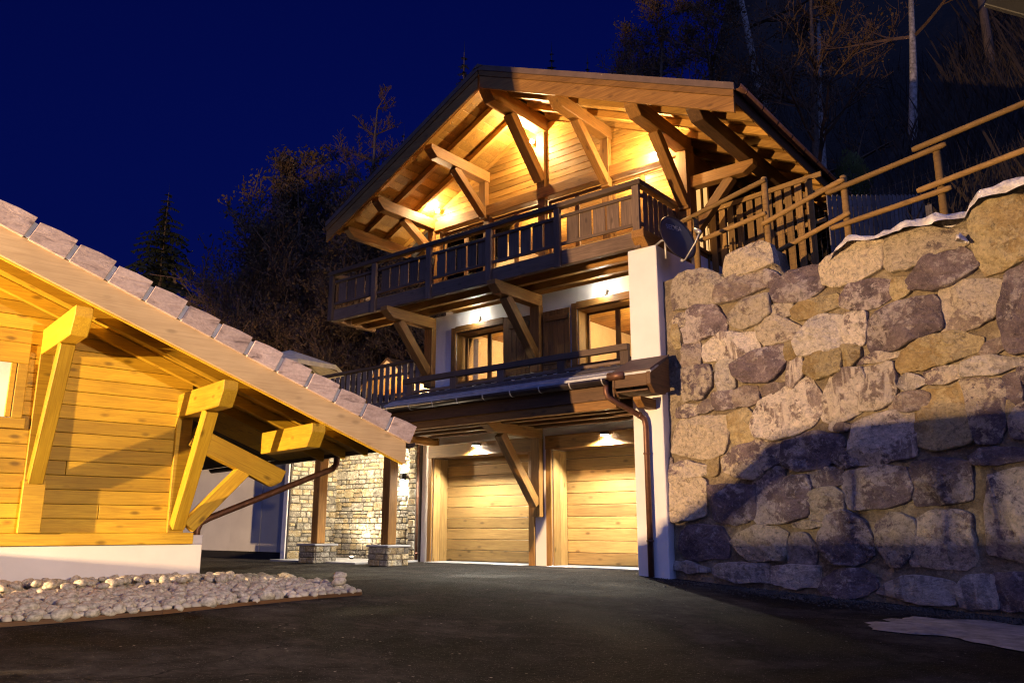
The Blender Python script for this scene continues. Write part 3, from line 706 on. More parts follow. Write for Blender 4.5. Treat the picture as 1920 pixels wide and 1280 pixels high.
STONES = """
b 0.33,5.22 0.5,5.29 0.94,5.22 1.11,5.16 1.36,5 1.25,4.78 1.17,4.63 0.66,4.65 0.28,4.66
b 1.56,5.34 2.09,5.45 2.27,5.35 2.35,5.02 1.79,5.01 1.49,4.94 1.42,5.13
k 1.22,4.68 1.32,4.84 1.58,4.94 2.22,4.96 2.18,4.66 1.55,4.59 1.28,4.58
p 2.24,4.93 2.48,4.73 2.23,4.67
p 2.31,4.56 2.52,4.74 3.01,4.81 3.14,4.79 3.18,4.46 2.91,4.3 2.49,4.36 2.37,4.37
b 3.17,4.79 3.53,4.94 3.73,5 4.15,4.92 4.07,4.5 3.76,4.44 3.36,4.41 3.22,4.49
b 1.47,4.36 1.78,4.52 2.2,4.52 2.2,4.2 1.98,4.09 1.7,4.1 1.52,4.14 1.45,4.25
k 2.23,4.21 2.31,4.29 2.61,4.3 2.61,4.13 2.29,4.12
o 2.65,4.17 2.81,4.24 3.36,4.28 3.39,4.07 3.08,4.04 2.73,4 2.65,4.05
p 0.64,4.53 0.85,4.59 1.19,4.52 1.35,4.23 1.33,4.08 0.96,4.05 0.52,4.01 0.47,4.27 0.62,4.33
o 0.28,4.32 0.38,4.3 0.41,3.98 0.29,3.98
k 0.29,4.45 0.41,4.52 0.6,4.49 0.59,4.35 0.31,4.36
b 1.98,4.05 2.21,4.1 2.36,4.09 2.55,3.98 2.7,3.89 2.67,3.75 2.43,3.72 2.12,3.71 1.99,3.85
s 0.93,3.88 1.2,3.97 1.34,4.02 1.86,3.93 1.92,3.79 1.97,3.66 1.8,3.6 1.4,3.6 0.96,3.6 0.93,3.74
w 2.67,3.66 2.79,3.76 2.93,3.9 3.12,3.98 3.43,3.9 3.41,3.46 3.07,3.44 2.7,3.44
s 3.48,3.9 3.79,3.89 3.73,3.47 3.45,3.45
p 1.49,3.46 1.97,3.59 2.44,3.65 2.46,3.45 2.32,3.23 2.14,3.12 1.7,3.15 1.53,3.26
o 2.5,3.63 2.62,3.68 2.61,3.41 2.48,3.42
s 2.49,3.37 2.69,3.37 2.71,3.18 2.56,2.97 2.48,3.01
o 2.77,3.3 2.92,3.38 3.35,3.41 3.33,3.08 2.96,3.05 2.8,3.15
k 0.49,3.98 0.79,3.96 0.81,3.68 0.77,3.58 0.46,3.54 0.45,3.75
k 0.4,3.52 0.96,3.51 1.02,3.36 0.97,3.15 0.82,2.99 0.43,2.99
w 1.12,3.41 1.22,3.51 1.51,3.53 1.46,3.43
w 1.19,3.35 1.45,3.38 1.45,3.1 1.21,3.05
k 1.98,2.97 2.01,2.99 2.39,3.03 2.35,2.94 2.03,2.89
p 1.07,2.98 1.43,3.01 1.43,2.76 1.08,2.77
k 1.5,3 1.87,3.01 1.89,2.8 1.52,2.77
k 0.28,2.85 0.66,2.86 0.71,2.71 0.28,2.69
k 0.76,2.84 1.04,2.93 1.04,2.78 0.77,2.73
b 0.2,2.38 0.36,2.61 1.24,2.6 1.32,2.44 1.23,2.18 1.15,2 0.92,1.96 0.16,2.08
o 1.35,2.59 1.68,2.67 1.78,2.54 1.76,2.23 1.59,2.13 1.39,2.21 1.34,2.36
s 1.79,2.39 1.92,2.77 2.19,2.85 2.6,2.96 2.8,3.06 2.94,2.79 2.93,2.51 2.83,2.37 2.6,2.25 2.24,2.17 1.84,2.22
s 2.98,2.52 3.07,2.76 3.17,2.97 3.35,3.05 3.65,3.07 3.64,2.84 3.55,2.47 3.45,2.4 3.12,2.35 3.01,2.4
k 1.15,1.88 1.33,2 1.81,2.13 2.25,2.06 2.26,1.87 2.22,1.78 1.75,1.59 1.55,1.59 1.18,1.7
p 2.3,2.09 2.72,2.17 3.18,2.14 3.26,2.02 3.25,1.96 2.95,1.71 2.59,1.65 2.36,1.72 2.29,1.85
p 1.78,1.66 2.1,1.71 2.25,1.69 2.22,1.59 2.05,1.58
o 0.87,1.9 1.05,1.92 1.01,1.69 0.85,1.67
k 0.1,1.86 0.36,1.89 0.83,1.82 0.8,1.66 0.12,1.69
k -0.07,1.76 -0.04,1.95 0.09,1.96 0.07,1.76
b -0.09,1.56 -0.01,1.65 0.65,1.63 0.78,1.54 0.72,1 0.54,0.96 -0.15,0.93
p 0.91,1.46 1.33,1.43 1.72,1.44 1.67,0.94 1.29,0.88 0.96,0.92 0.94,1.22
p 1.76,1.54 2.65,1.55 2.66,1.35 2.6,0.98 2.23,0.91 1.78,0.86 1.68,0.99
b 2.67,1.24 2.83,1.32 3.07,1.35 3.18,1.25 3.13,1.04 2.83,0.94 2.64,0.94
p 2.7,1.62 3.2,1.64 3.19,1.44 3.03,1.41 2.76,1.4
p 0.28,0.7 0.43,0.79 1.03,0.79 1.15,0.6 1.11,0.33 0.4,0.29 0.24,0.44
b 1.2,0.56 1.41,0.7 1.79,0.78 2.05,0.79 2.21,0.71 2.17,0.4 2.09,0.33 1.54,0.32 1.35,0.46
k 2.26,0.57 2.4,0.68 2.57,0.66 2.67,0.51 2.63,0.28 2.46,0.23 2.25,0.25
p 2.8,0.63 2.95,0.93 3.2,1.01 3.45,0.85 3.53,0.63 3.56,0.44 3.33,0.33 3.02,0.31 2.86,0.47
w 0.06,0.23 0.7,0.15 0.73,0.08 0.03,0.1
w 0.91,0.14 1.03,0.2 1.87,0.24 1.86,-0.03 1.4,-0.02 0.92,0.03
w 1.91,0.19 2.7,0.23 2.64,-0.06 2.24,-0.06 1.88,-0.03
p 2.73,-0.1 2.84,0.06 3.08,0.18 3.34,0.2 3.52,0.11 3.54,-0.03 3.27,-0.14 2.88,-0.16
w 3.59,-0.09 3.73,0.03 3.98,0.12 4.48,0.11 4.58,0.08 4.52,-0.18 4.18,-0.18
w 4.67,0.03 4.78,0.15 5.05,0.17 5.07,-0.17 4.67,-0.19
p 5.08,0.18 5.5,0.21 5.45,-0.18 5.11,-0.17
p 3.26,1.57 3.7,1.6 4.11,1.59 4.16,1.35 4.11,1.17 3.8,1.09 3.34,1.07 3.23,1.24
p 4.25,1.64 4.58,1.67 4.94,1.63 4.94,1.39 4.9,1.15 4.26,1.11 4.19,1.28
k 3.66,0.81 3.88,0.95 4.03,0.93 4.17,0.85 4.13,0.51 3.92,0.31 3.8,0.32 3.67,0.57
b 4.18,0.84 4.44,0.98 4.79,0.97 4.87,0.92 4.86,0.6 4.9,0.41 4.72,0.29 4.1,0.31 4.09,0.45 4.18,0.6
k 5.17,1.4 5.44,1.46 5.67,1.49 5.54,0.41 5.22,0.47 5.07,0.53 5.15,0.95
p 5,1.7 5.16,1.77 5.69,1.75 5.68,1.62 5.34,1.62 5.05,1.59
s 3.48,2.26 3.79,2.34 4.14,2.37 4.34,2.32 4.26,1.79 3.82,1.72 3.47,1.71 3.42,1.98
o 4.38,2.39 4.56,2.6 4.82,2.57 4.97,2.69 5.06,2.4 5.01,1.92 4.77,1.88 4.58,1.85 4.38,1.91 4.37,2.14
k 4.98,2.69 5.07,2.7 5.44,2.64 5.48,2.53 5.41,2.03 5.34,1.88 5.08,1.91 5.06,2.18 5.07,2.38
p 5.51,2.66 5.68,2.7 5.66,2.38 5.54,2.34 5.47,2.39
p 5.73,2.82 5.84,2.85 5.81,2.59 5.7,2.64
o 5.47,2.32 5.6,2.33 5.54,2.17 5.47,2.21
k 5.56,2.22 5.77,2.32 5.71,1.91 5.52,1.94
k 4.05,2.51 4.16,2.59 4.39,2.63 4.53,2.59 4.5,2.4 4.07,2.43
w 4.15,2.79 4.3,2.87 4.53,2.77 4.51,2.73 4.28,2.7
s 3.68,3.04 4.1,3.07 4.12,2.85 4.06,2.58 3.8,2.46 3.6,2.48
k 4.56,2.88 5.04,2.91 5.04,2.78 4.66,2.72 4.57,2.76
w 5.06,2.94 5.24,2.97 5.7,2.91 5.74,2.83 5.49,2.78 5.07,2.77
o 4.21,3.05 4.31,3.22 4.73,3.35 4.99,3.37 5.3,3.25 5.26,3.09 4.96,3.03 4.51,2.96 4.25,2.93
k 5.3,3.06 5.4,3.15 5.56,3.2 5.54,3.07 5.33,3.01
b 4.23,4.88 4.32,4.95 4.59,4.93 4.96,4.86 5.25,4.77 5.31,4.63 5.21,4.55 4.83,4.52 4.51,4.42 4.26,4.41 4.17,4.55 4.15,4.73
p 4.45,4.21 4.65,4.39 4.83,4.5 5.18,4.52 5.37,4.24 5.16,4.11 5.02,4.06 4.72,4.08 4.57,4.1 4.46,4.11
p 3.48,4.2 3.62,4.33 3.97,4.35 4.19,4.27 4.2,4.06 3.9,3.99 3.58,4 3.45,4.08
o 4.23,4.18 4.28,4.27 4.43,4.25 4.44,4.08 4.25,4.02
p 3.82,3.7 4,3.85 4.32,3.95 4.77,3.93 4.82,3.8 4.81,3.46 4.56,3.4 4.18,3.32 3.87,3.27 3.81,3.39
b 4.86,3.82 4.9,4 5.15,4.03 5.42,4 5.61,3.95 5.61,3.78 5.57,3.67 5.44,3.49 5.27,3.45 4.89,3.41 4.84,3.5
o 5.39,4.85 5.47,4.95 5.62,5.02 5.82,5.02 6.11,4.97 6.01,4.24 5.65,4.12 5.48,4.1 5.38,4.3 5.39,4.57
p 5.69,4.01 6.02,4.15 5.87,3 5.65,3.02 5.59,3.09 5.59,3.43
k 3.61,3.14 3.74,3.23 4.21,3.22 4.22,3.16 3.82,3.14
o 3.41,3.44 3.64,3.38 3.61,3.26 3.52,3.18 3.38,3.14
b 2.4,0.86 2.82,0.87 2.81,0.81 2.43,0.8
w 3.11,2.3 3.28,2.31 3.27,2.21 3.12,2.24
p 3.18,1.89 3.4,1.86 3.44,1.7 3.26,1.67 3.14,1.75
k 3.18,2.3 3.37,2.26 3.32,2.21 3.21,2.22
TOP 0.25,5.27 0.75,5.23 1.44,5.08 1.52,5.29 2.08,5.4 2.27,5.34 2.34,4.99 2.49,4.79 2.98,4.76 3.35,4.79 3.74,4.97 4.19,4.88 4.43,4.91 5.01,4.84 5.37,4.85 5.43,4.96 5.58,4.99 6.12,4.97
"""
RWL = thing('retaining_wall', (-4.0, 12.5, 0), 'tall retaining wall of large rough stones in ochre mortar right of the chalet', 'wall')
def wmat(s, z, n=0.0):
    o = W0 + WD*s + UP*z + WN*n
    return Matrix(((WD.x, 0, WN.x, o.x), (WD.y, 0, WN.y, o.y), (WD.z, 1, WN.z, o.z), (0, 0, 0, 1)))
TOP = []; polys = []
for ln in STONES.strip().splitlines():
    k, *ps = ln.split(); ps = [tuple(float(v) for v in p.split(',')) for p in ps]
    if k == 'TOP': TOP = ps
    else: polys.append((k, ps))
# the wall goes on to the right of the picture
rx = random.Random(3)
for row in range(9):
    z = -0.35+row*0.6; s = 6.15
    while s < 13.0:
        w = rx.uniform(.5, 1.1); h = rx.uniform(.42, .55)
        polys.append((rx.choice('ppkbkso'), [(s+.03, z+.03), (s+w*.5, z+rx.uniform(0, .06)), (s+w-.03, z+.04), (s+w-rx.uniform(.02, .1), z+h), (s+w*.4, z+h+rx.uniform(-.03, .04)), (s+rx.uniform(.02, .1), z+h-.02)]))
        s += w+.05
for i, (k, ps) in enumerate(polys):
    if area(ps) < 0: ps = ps[::-1]
    A = abs(area(ps)); h = 0.042+0.052*min(1, A**0.5/0.6)+random.uniform(-.012, .035)
    vs, fs, (cx, cy) = stone_mesh(ps, h, i+11, n=48 if A > .06 else 28)
    mats = SM[k]
    so = mesh_obj('stone', vs, fs, mats[i % len(mats)], RWL, wmat(cx, cy), False)
# mortar body
mt = [(-0.12, -0.6), (13.0, -1.0)] + [(13.0, 4.95)] + TOP[::-1] + [(0.02, 5.25)]
def inside(p, poly):
    c = False; j = len(poly)-1
    for i in range(len(poly)):
        (x1, y1), (x2, y2) = poly[i], poly[j]
        if (y1 > p[1]) != (y2 > p[1]) and p[0] < (x2-x1)*(p[1]-y1)/(y2-y1)+x1: c = not c
        j = i
    return c
bm = bmesh.new()
fv = [bm.verts.new((x, y, 0.0)) for x, y in mt]
bmesh.ops.triangulate(bm, faces=[bm.faces.new(fv)])
for _ in range(5):
    es = [e for e in bm.edges if e.calc_length() > 0.16]
    if not es: break
    bmesh.ops.subdivide_edges(bm, edges=es, cuts=1); bmesh.ops.triangulate(bm, faces=bm.faces[:])
for v in bm.verts: v.co.z = -0.028+0.04*noise.noise((v.co.x*2.2, v.co.y*2.2, 4))+0.03*noise.noise((v.co.x*7, v.co.y*7, 9))
ret = bmesh.ops.extrude_face_region(bm, geom=bm.faces[:])
for v in [g for g in ret['geom'] if isinstance(g, bmesh.types.BMVert)]: v.co.z = -0.55
bmesh.ops.recalc_face_normals(bm, faces=bm.faces)
bm_obj('mortar', bm, M['mortar'], RWL, wmat(0, 0), True)
# snow lying along the top of the wall
def snow_ridge(name, pts, label, par=None):
    vs, fs = [], []; seg = 8
    sm = []
    for i in range(len(pts)-1):
        for t in range(4):
            f = t/4; sm.append(tuple(pts[i][j]*(1-f)+pts[i+1][j]*f for j in range(4)))
    sm.append(pts[-1])
    for s, off, z, r in sm:
        for k in range(seg):
            a = math.pi*k/(seg-1)
            rr = r*1.3*(1+.45*noise.noise((s*4, k*.7, 2))+.2*noise.noise((s*13, k*1.3, 5)))
            vs.append(wallpt(s, off - .07 + math.cos(a)*rr*2.6, z+math.sin(a)*rr*1.5 - 0.05))
    for i in range(len(sm)-1):
        for k in range(seg-1): fs.append((i*seg+k, i*seg+k+1, (i+1)*seg+k+1, (i+1)*seg+k))
    o = mesh_obj(name, vs, fs, M['snow'], None, None, True); return tag(o, label, 'snow', None, 'stuff')
snow_ridge('snow', [(3.30, .04, 4.80, .01), (3.5, .02, 4.93, .045), (3.74, .02, 5.03, .06), (4.1, .03, 4.96, .05), (4.43, .03, 4.97, .07), (4.8, .03, 4.95, .09), (5.1, .04, 4.92, .085), (5.36, .05, 4.93, .06),
                    (5.42, .06, 5.06, .05), (5.6, .05, 5.10, .075), (6.2, .05, 5.12, .09), (9, .05, 5.1, .09), (13, .05, 5.1, .09)], 'thin crust of old snow along the top of the stone wall')
snow_ridge('snow', [(5.20, -.10, 4.62, .01), (5.28, -.10, 4.63, .05), (5.36, -.10, 4.58, .01)], 'little snow caught beside the big top boulder of the stone wall')
# gravel strip at the foot of the wall
rg = random.Random(5); vs, fs = [], []
for i in range(5200):
    s = rg.uniform(-.1, 9.5); o = -abs(rg.gauss(0, .42))-.05
    p = wallpt(s, o, 0); r = rg.uniform(.007, .022); z = gz(p.x, p.y)+r*.3; b = len(vs)
    for k in range(4): an = k*math.pi/2+rg.random(); vs.append((p.x+math.cos(an)*r, p.y+math.sin(an)*r, z-r*.5))
    vs.append((p.x+rg.uniform(-.3, .3)*r, p.y, z+r*rg.uniform(.4, 1)))
    for k in range(4): fs.append((b+k, b+(k+1) % 4, b+4))
tag(mesh_obj('gravel', vs, fs, M['gravel'], None), 'loose dark gravel along the foot of the stone wall', None, None, 'stuff')
# loose grit and small stones on the asphalt
vs, fs = [], []
for i in range(2600):
    y = rg.uniform(1.6, 13.4); x = -y*rg.uniform(.05, 2.4)
    if x < -7.6 or (x < -6.9 and y > 12.6): continue
    r = rg.uniform(.003, .007) if rg.random() < .97 else rg.uniform(.008, .014); z = gz(x, y)+.012*noise.noise((x*.5, y*.5, 0))+r*.35; b = len(vs)
    for k in range(4): an = k*math.pi/2+rg.random(); vs.append((x+math.cos(an)*r, y+math.sin(an)*r, z-r*.5))
    vs.append((x, y, z+r*rg.uniform(.4, .9)))
    for k in range(4): fs.append((b+k, b+(k+1) % 4, b+4))
tag(mesh_obj('grit', vs, fs, M['gravel'], None), 'loose grit scattered over the asphalt driveway', None, None, 'stuff')
# melting snow patch on the drive
def flat_patch(name, pts, mat, label, h=0.02, kind='stuff', cat=None):
    q = resample(chaikin(pts, 2), 60); cx = sum(p[0] for p in q)/60; cy = sum(p[1] for p in q)/60
    vs, fs = [], []
    for sc_, hh in ((1.0, -0.005), (0.96, h*.6), (0.85, h), (0.5, h*1.2)):
        for i, (x, y) in enumerate(q):
            j = 1+.22*noise.noise((x*2.2, y*4, 1))+.10*noise.noise((x*8, y*14, 2))
            X, Y = cx+(x-cx)*sc_*j, cy+(y-cy)*sc_*j; vs.append((X, Y, gz(X, Y)+0.016+hh))
    for k in range(3):
        for i in range(60): fs.append((k*60+i, k*60+(i+1) % 60, (k+1)*60+(i+1) % 60, (k+1)*60+i))
    vs.append((cx, cy, gz(cx, cy)+.016+h*1.2))
    for i in range(60): fs.append((180+i, 180+(i+1) % 60, 240))
    return tag(mesh_obj(name, vs, fs, mat, None, None, True), label, cat, None, kind)
flat_patch('snow_patch', [(-2.95, 9.45), (-2.8, 10.3), (-2.72, 11.0), (-1.9, 11.2), (-1.2, 11.0), (-.6, 10.2), (-.9, 9.2), (-1.6, 9.0), (-2.0, 9.5), (-2.5, 9.2)], M['dirty_snow'], 'melting pinkish snow patch on the drive near the stone wall', .012, 'stuff', 'snow')

# ------------------------------------------------------------------ log fence on the wall
def fpt(s, z, off=0.75): return wallpt(s, off, z)
LF = thing('log_fence', fpt(2.5, 4.9), 'round log post and rail fence along the top of the stone wall', 'fence')
for s, zb, zt in ((0.33, 5.05, 6.72), (1.85, 5.05, 6.95), (3.30, 4.9, 6.48), (4.78, 4.95, 6.40), (6.2, 4.95, 6.62), (7.8, 4.95, 6.7), (9.4, 4.95, 6.8)):
    tube('post', [fpt(s, zb-.3), fpt(s, (zb+zt)/2), fpt(s, zt-.02), fpt(s, zt)], [.062, .06, .058, .045], M['wood_fence'], LF, 10, jitter=.04)
def rail(a, b, o, r=.045):
    A, B = fpt(a[0], a[1], o), fpt(b[0], b[1], o)
    tube('rail', [A, A.lerp(B, .03), A.lerp(B, .35), A.lerp(B, .7), A.lerp(B, .97), B], [r*.8, r, r*1.03, r, r*.98, r*.75], M['wood_fence'], LF, 10, jitter=.05)
rail((0.0, 6.60), (1.92, 6.86), .68); rail((1.80, 6.04), (3.36, 6.38), .66); rail((3.02, 6.24), (4.95, 6.41), .68); rail((4.47, 6.48), (6.3, 6.64), .66); rail((6.1, 6.5), (8.0, 6.6), .68); rail((7.7, 6.65), (9.6, 6.7), .66)
rail((0.47, 6.11), (1.88, 6.24), .68); rail((1.92, 5.43), (3.40, 5.78), .66); rail((3.05, 5.61), (4.95, 5.71), .68); rail((4.47, 5.80), (6.2, 5.95), .66); rail((6.0, 5.8), (7.9, 5.9), .68); rail((7.7, 5.9), (9.6, 5.9), .66)
# wire mesh behind the rails
vs, fs = [], []
def wire(a, b, r=.0022):
    v, f = tube_mesh([a, b], r, 3, False); o = len(vs); vs.extend(v); fs.extend([tuple(i+o for i in q) for q in f])
s = 1.9
while s < 9.3: wire(fpt(s, 4.95, .80), fpt(s, 6.05+.04*(s-2), .80)); s += .1
for k in range(11): wire(fpt(1.9, 5.0+k*.1, .80), fpt(9.3, 5.0+k*.1+.25, .80))
mesh_obj('wire_mesh', vs, fs, M['black_metal'], LF)

# picket fence of the terrace behind
PF = thing('picket_fence', wallpt(.5, 2.2, 5), 'wooden picket fence of the terrace between chalet corner and log fence', 'fence')
rp = random.Random(9)
def prail(s0, s1, z, o, h=.09): 
    beam('rail', wallpt(s0, o, z), wallpt(s1, o, z-.02), .04, h, M['wood_fence'], PF)
prail(-.95, 2.2, 7.36, 2.2, .10); prail(-.95, 2.2, 6.45, 2.24); prail(-.95, 2.2, 7.05, 2.24)
s = -.9
while s < 2.15:
    beam('picket', wallpt(s, 2.19, 5.55), wallpt(s, 2.19, 7.28), .025, .15, M['wood_fence'], PF, up=WD); s += rp.uniform(.205, .235)
PG = thing('picket_fence', wallpt(2.3, 4, 5.2), 'weathered grey picket fence running back up the dark slope', 'fence')
for i in range(22):
    o = 2.3+i*.21; z = 5.15+.06*i; b_ = wallpt(2.25, o, 0)
    beam('picket', (b_.x, b_.y, z), (b_.x, b_.y, z+1.75), .025, .15, M['wood_grey'], PG, up=(-WN.x, -WN.y, 0))
beam('rail', wallpt(2.22, 2.3, 6.75), wallpt(2.22, 6.8, 8.0), .05, .10, M['wood_grey'], PG)
PK = thing('picket_fence', wallpt(4, 4.4, 5.2), 'dim blue grey picket fence standing behind the log fence', 'fence')
s = 2.5
while s < 5.0:
    h = 1.25+rp.uniform(-.05, .05)+(.35 if abs(s-3.3) < .1 else 0); b_ = wallpt(s, 4.3, 5.35)
    beam('picket', b_, b_+UP*h, .025, .13, M['wood_grey'], PK, up=WD); s += .19
beam('rail', wallpt(2.45, 4.34, 5.9), wallpt(5.0, 4.34, 5.9), .04, .1, M['wood_grey'], PK); beam('rail', wallpt(2.45, 4.34, 6.45), wallpt(5.0, 4.34, 6.45), .04, .1, M['wood_grey'], PK)

# satellite dish beside the pier
def dish():
    c = Vector((-6.60, 12.92, 5.98)); nrm_ = Vector((0.90, -0.34, 0.30)).normalized()
    root = thing('satellite_dish', (-6.95, 13.0, 5.6), 'dark grey satellite dish on a bracket at the top of the white pier', 'satellite dish')
    x = Vector((0, 0, 1)).cross(nrm_).normalized(); y = nrm_.cross(x)
    mw = Matrix(((x.x, y.x, nrm_.x, c.x), (x.y, y.y, nrm_.y, c.y), (x.z, y.z, nrm_.z, c.z), (0, 0, 0, 1)))
    vs, fs = [], []; seg = 40; rings = 9; a, b = .40, .47; dep = .075
    for side in (0, 1):
        for k in range(rings+1):
            f = k/rings
            for i in range(seg):
                an = 2*math.pi*i/seg; vs.append((a*f*math.cos(an), b*f*math.sin(an), dep*f*f - .018*side + (0 if k < rings or side else .0)))
    n = (rings+1)*seg
    for k in range(rings):
        for i in range(seg):
            p, q = k*seg+i, k*seg+(i+1) % seg
            fs.append((p, q, q+seg, p+seg)); fs.append((n+p, n+p+seg, n+q+seg, n+q))
    for i in range(seg):
        p, q = rings*seg+i, rings*seg+(i+1) % seg; fs.append((p, q, n+q, n+p))
    mesh_obj('reflector', vs, fs, M['dish'], root, mw, True)
    vs, fs = tube_mesh([Vector((a*1.0*math.cos(2*math.pi*i/seg), b*math.sin(2*math.pi*i/seg), dep-.008)) for i in range(seg+1)], .012, 6, False)
    mesh_obj('rim', vs, fs, M['gutter'], root, mw, True)
    P = lambda u, v, w: mw @ Vector((u, v, w))
    tube('feed_arm', [P(0, -.49, .03), P(0, -.50, .09), P(0, -.36, .42), P(0, -.24, .60)], .016, M['galv'], root, 8)
    tube('receiver', [P(0, -.27, .60), P(0, -.22, .57), P(0, -.12, .50)], [.03, .045, .032], M['galv'], root, 12)
    tube('arm_clamp', [P(-.03, -.48, .02), P(.03, -.48, .02)], .03, M['galv'], root, 8)
    tube('wall_arm', [(-7.02, 12.95, 5.98), (-6.88, 12.90, 6.02), (-6.75, 12.92, 6.0), P(0, 0, -.06)], .022, M['galv'], root, 8)
    tube('mast', [(-6.82, 12.93, 5.66), (-6.82, 12.93, 6.12)], .022, M['galv'], root, 8)
    tx = bpy.data.curves.new('lettering', 'FONT'); tx.body = 'SEDEA'; tx.size = .135; tx.align_x = 'CENTER'; tx.extrude = .0015
    to = bpy.data.objects.new('lettering_curve', tx); COL.objects.link(to)
    dg = bpy.context.evaluated_depsgraph_get(); me = bpy.data.meshes.new_from_object(to.evaluated_get(dg)); bpy.data.objects.remove(to)
    me.materials.clear(); me.materials.append(M['dish_print'])
    place(bpy.data.objects.new('lettering', me), root, mw @ Matrix.Translation((0, .20, .026)) @ Matrix.Rotation(R(14), 4, 'X'))
dish()
# ------------------------------------------------------------------ timber outbuilding on the left
LO = thing('outbuilding', LB(-2.5, 0, 0), 'honey coloured timber outbuilding with white base and wide tiled roof on the left', 'outbuilding')
def lbeam(name, a, b, w, h, mat=None, par=None, up=(0, 0, 1), **k): return beam(name, LB(*a), LB(*b), w, h, mat or M['wood_left'], par or LO, up, **k)
def lprism(name, prof, d0, d1, mat, par=None, bevel=.005):
    """profile in (s,z), from d0 (outer) back to d1"""
    return prism(name, prof, -d0, -d1, mat, par or LO, LBF, bevel)
# roof line: top of the verge tiles
def rt(s): return 4.36 - 0.372*(s+3.23)
S_E, S_RIDGE = 2.36, -7.0
lprism('plaster_base', [(-9, -.4), (0.0, -.4), (0.0, .565), (-9, .565)], .06, -6, M['plaster'], bevel=.01)
lprism('plaster_base', [(-.145, .567), (0.0, .567), (0.0, .69), (-.145, .69)], .06, -6, M['plaster'], bevel=.008)
lprism('sill_beam', [(-9, .568), (-.15, .568), (-.15, .72), (-9, .72)], .10, -.1, M['wood_left'])
gwl = part_empty('gable_wall', LB(-3, 0, .72), LO)
z = .722; k = 0
while z < 5.4:
    z1 = z+.185
    sm = lambda zz: min(-.30, -3.23+(4.36-.30-zz)/.372)
    e0, e1 = sm(z), sm(z1)
    st = -9
    cut = random.uniform(-5, -3.4)
    # the boards leave the window opening free
    segs = [(-9, e0, e1)]
    if z < 2.98 and z1 > 2.12: segs = [(-9, -4.6, -4.6), (-2.44, e0, e1)]
    for a, b0, b1 in segs:
        if b0-a < .2: continue
        c = random.uniform(-2.2, -1.0)
        if k % 3 == 1 and a < -3 and b0 > c+.3:
            lprism('plank', [(a, z), (c-.003, z), (c-.003, z1-.006), (a, z1-.006)], 0, -.03, M['wood_left'], gwl, .005)
            lprism('plank', [(c+.003, z), (b0, z), (b1, z1-.006), (c+.003, z1-.006)], 0, -.03, M['wood_left'], gwl, .005)
        else: lprism('plank', [(a, z), (b0, z), (b1, z1-.006), (a, z1-.006)], 0, -.03, M['wood_left'], gwl, .005)
    z = z1; k += 1
lprism('side_wall', [(-.42, .73), (-.30, .73), (-.30, rt(-.3)-.31), (-.42, rt(-.42)-.31)], -.04, -6, M['wood_left'], LO, 0)
lprism('backing', [(-2.44, .73), (-.43, .73), (-.43, rt(-.43)-.33), (-2.44, rt(-2.44)-.33)], -.035, -.06, M['wood_dark'], gwl, 0)
# window at the picture's left edge: pane with a slanted head
wl = part_empty('window', LB(-3.3, 0, 2.1), LO)
sl = lambda s: rt(s)-.98
lprism('pane', [(-4.5, 2.16), (-2.56, 2.16), (-2.56, min(2.92, sl(-2.56))), (-4.5, 2.92)], -.03, -.036, M['pane_left'] if 'pane_left' in M else M['glass'], wl, 0)
lprism('frame', [(-2.56, 2.152), (-2.44, 2.152), (-2.44, 2.86), (-2.56, 2.86)], .03, -.06, M['wood_left'], wl)
lprism('frame', [(-2.63, 2.165), (-2.57, 2.165), (-2.57, 2.86), (-2.63, 2.86)], .005, -.05, M['wood_left'], wl)
lprism('sill', [(-4.6, 2.018), (-2.40, 2.018), (-2.40, 2.15), (-4.6, 2.15)], .06, -.05, M['wood_left'], wl)
lprism('frame', [(-4.6, 2.862), (-2.44, 2.862), (-2.44, 3.126), (-4.6, 3.126)], .02, -.05, M['wood_left'], wl)
lprism('room_back', [(-4.6, 2.1), (-2.45, 2.1), (-2.45, 3.0), (-4.6, 3.0)], -.065, -.075, M['curtain'], wl, 0)
# posts, braces, purlins
PT = .60    # purlin top below the tile line
def lpurlin(s, tip, w=.20, h=.34, foot=None, bd=.95, post=True, root=-.2):
    zt = rt(s)-PT-w*.5*.372
    beam('purlin', LB(s, root, zt-h/2), LB(s, tip, zt-h/2), w, h, M['wood_left'], LO, nose=(.14, h*.62), bevel=.009)
    if foot is not None:
        lbeam('brace', (s, .12, foot), (s, bd, zt-h+.01), w*.85, w*.85, None, None, up=(NR.x, NR.y, .6), bevel=.008)
        if post: lprism('post', [(s-.11, .722), (s+.11, .722), (s+.11, zt-h-.003), (s-.11, zt-h-.003)], .07, .003, M['wood_left'])
    return zt
lpurlin(-2.22, 1.62, foot=1.36, bd=.95)
lprism('post_foot', [(-2.345, .722), (-2.095, .722), (-2.095, 1.38), (-2.345, 1.38)], .16, .073, M['wood_left'])
lpurlin(-.40, 1.66, foot=.80, bd=1.02)
lpurlin(.86, 1.72, w=.21, h=.32, root=.1)
lpurlin(-4.4, 1.62)
# raking beam and strut that carry the lowest purlin
lbeam('raking_beam', (-.28, .06, 2.08), (1.12, .06, 1.50), .16, .30, None, None, nose=(.10, .12), bevel=.008)
lbeam('strut', (-.24, .06, .80), (.52, .06, 1.62), .15, .20, None, None, bevel=.008)
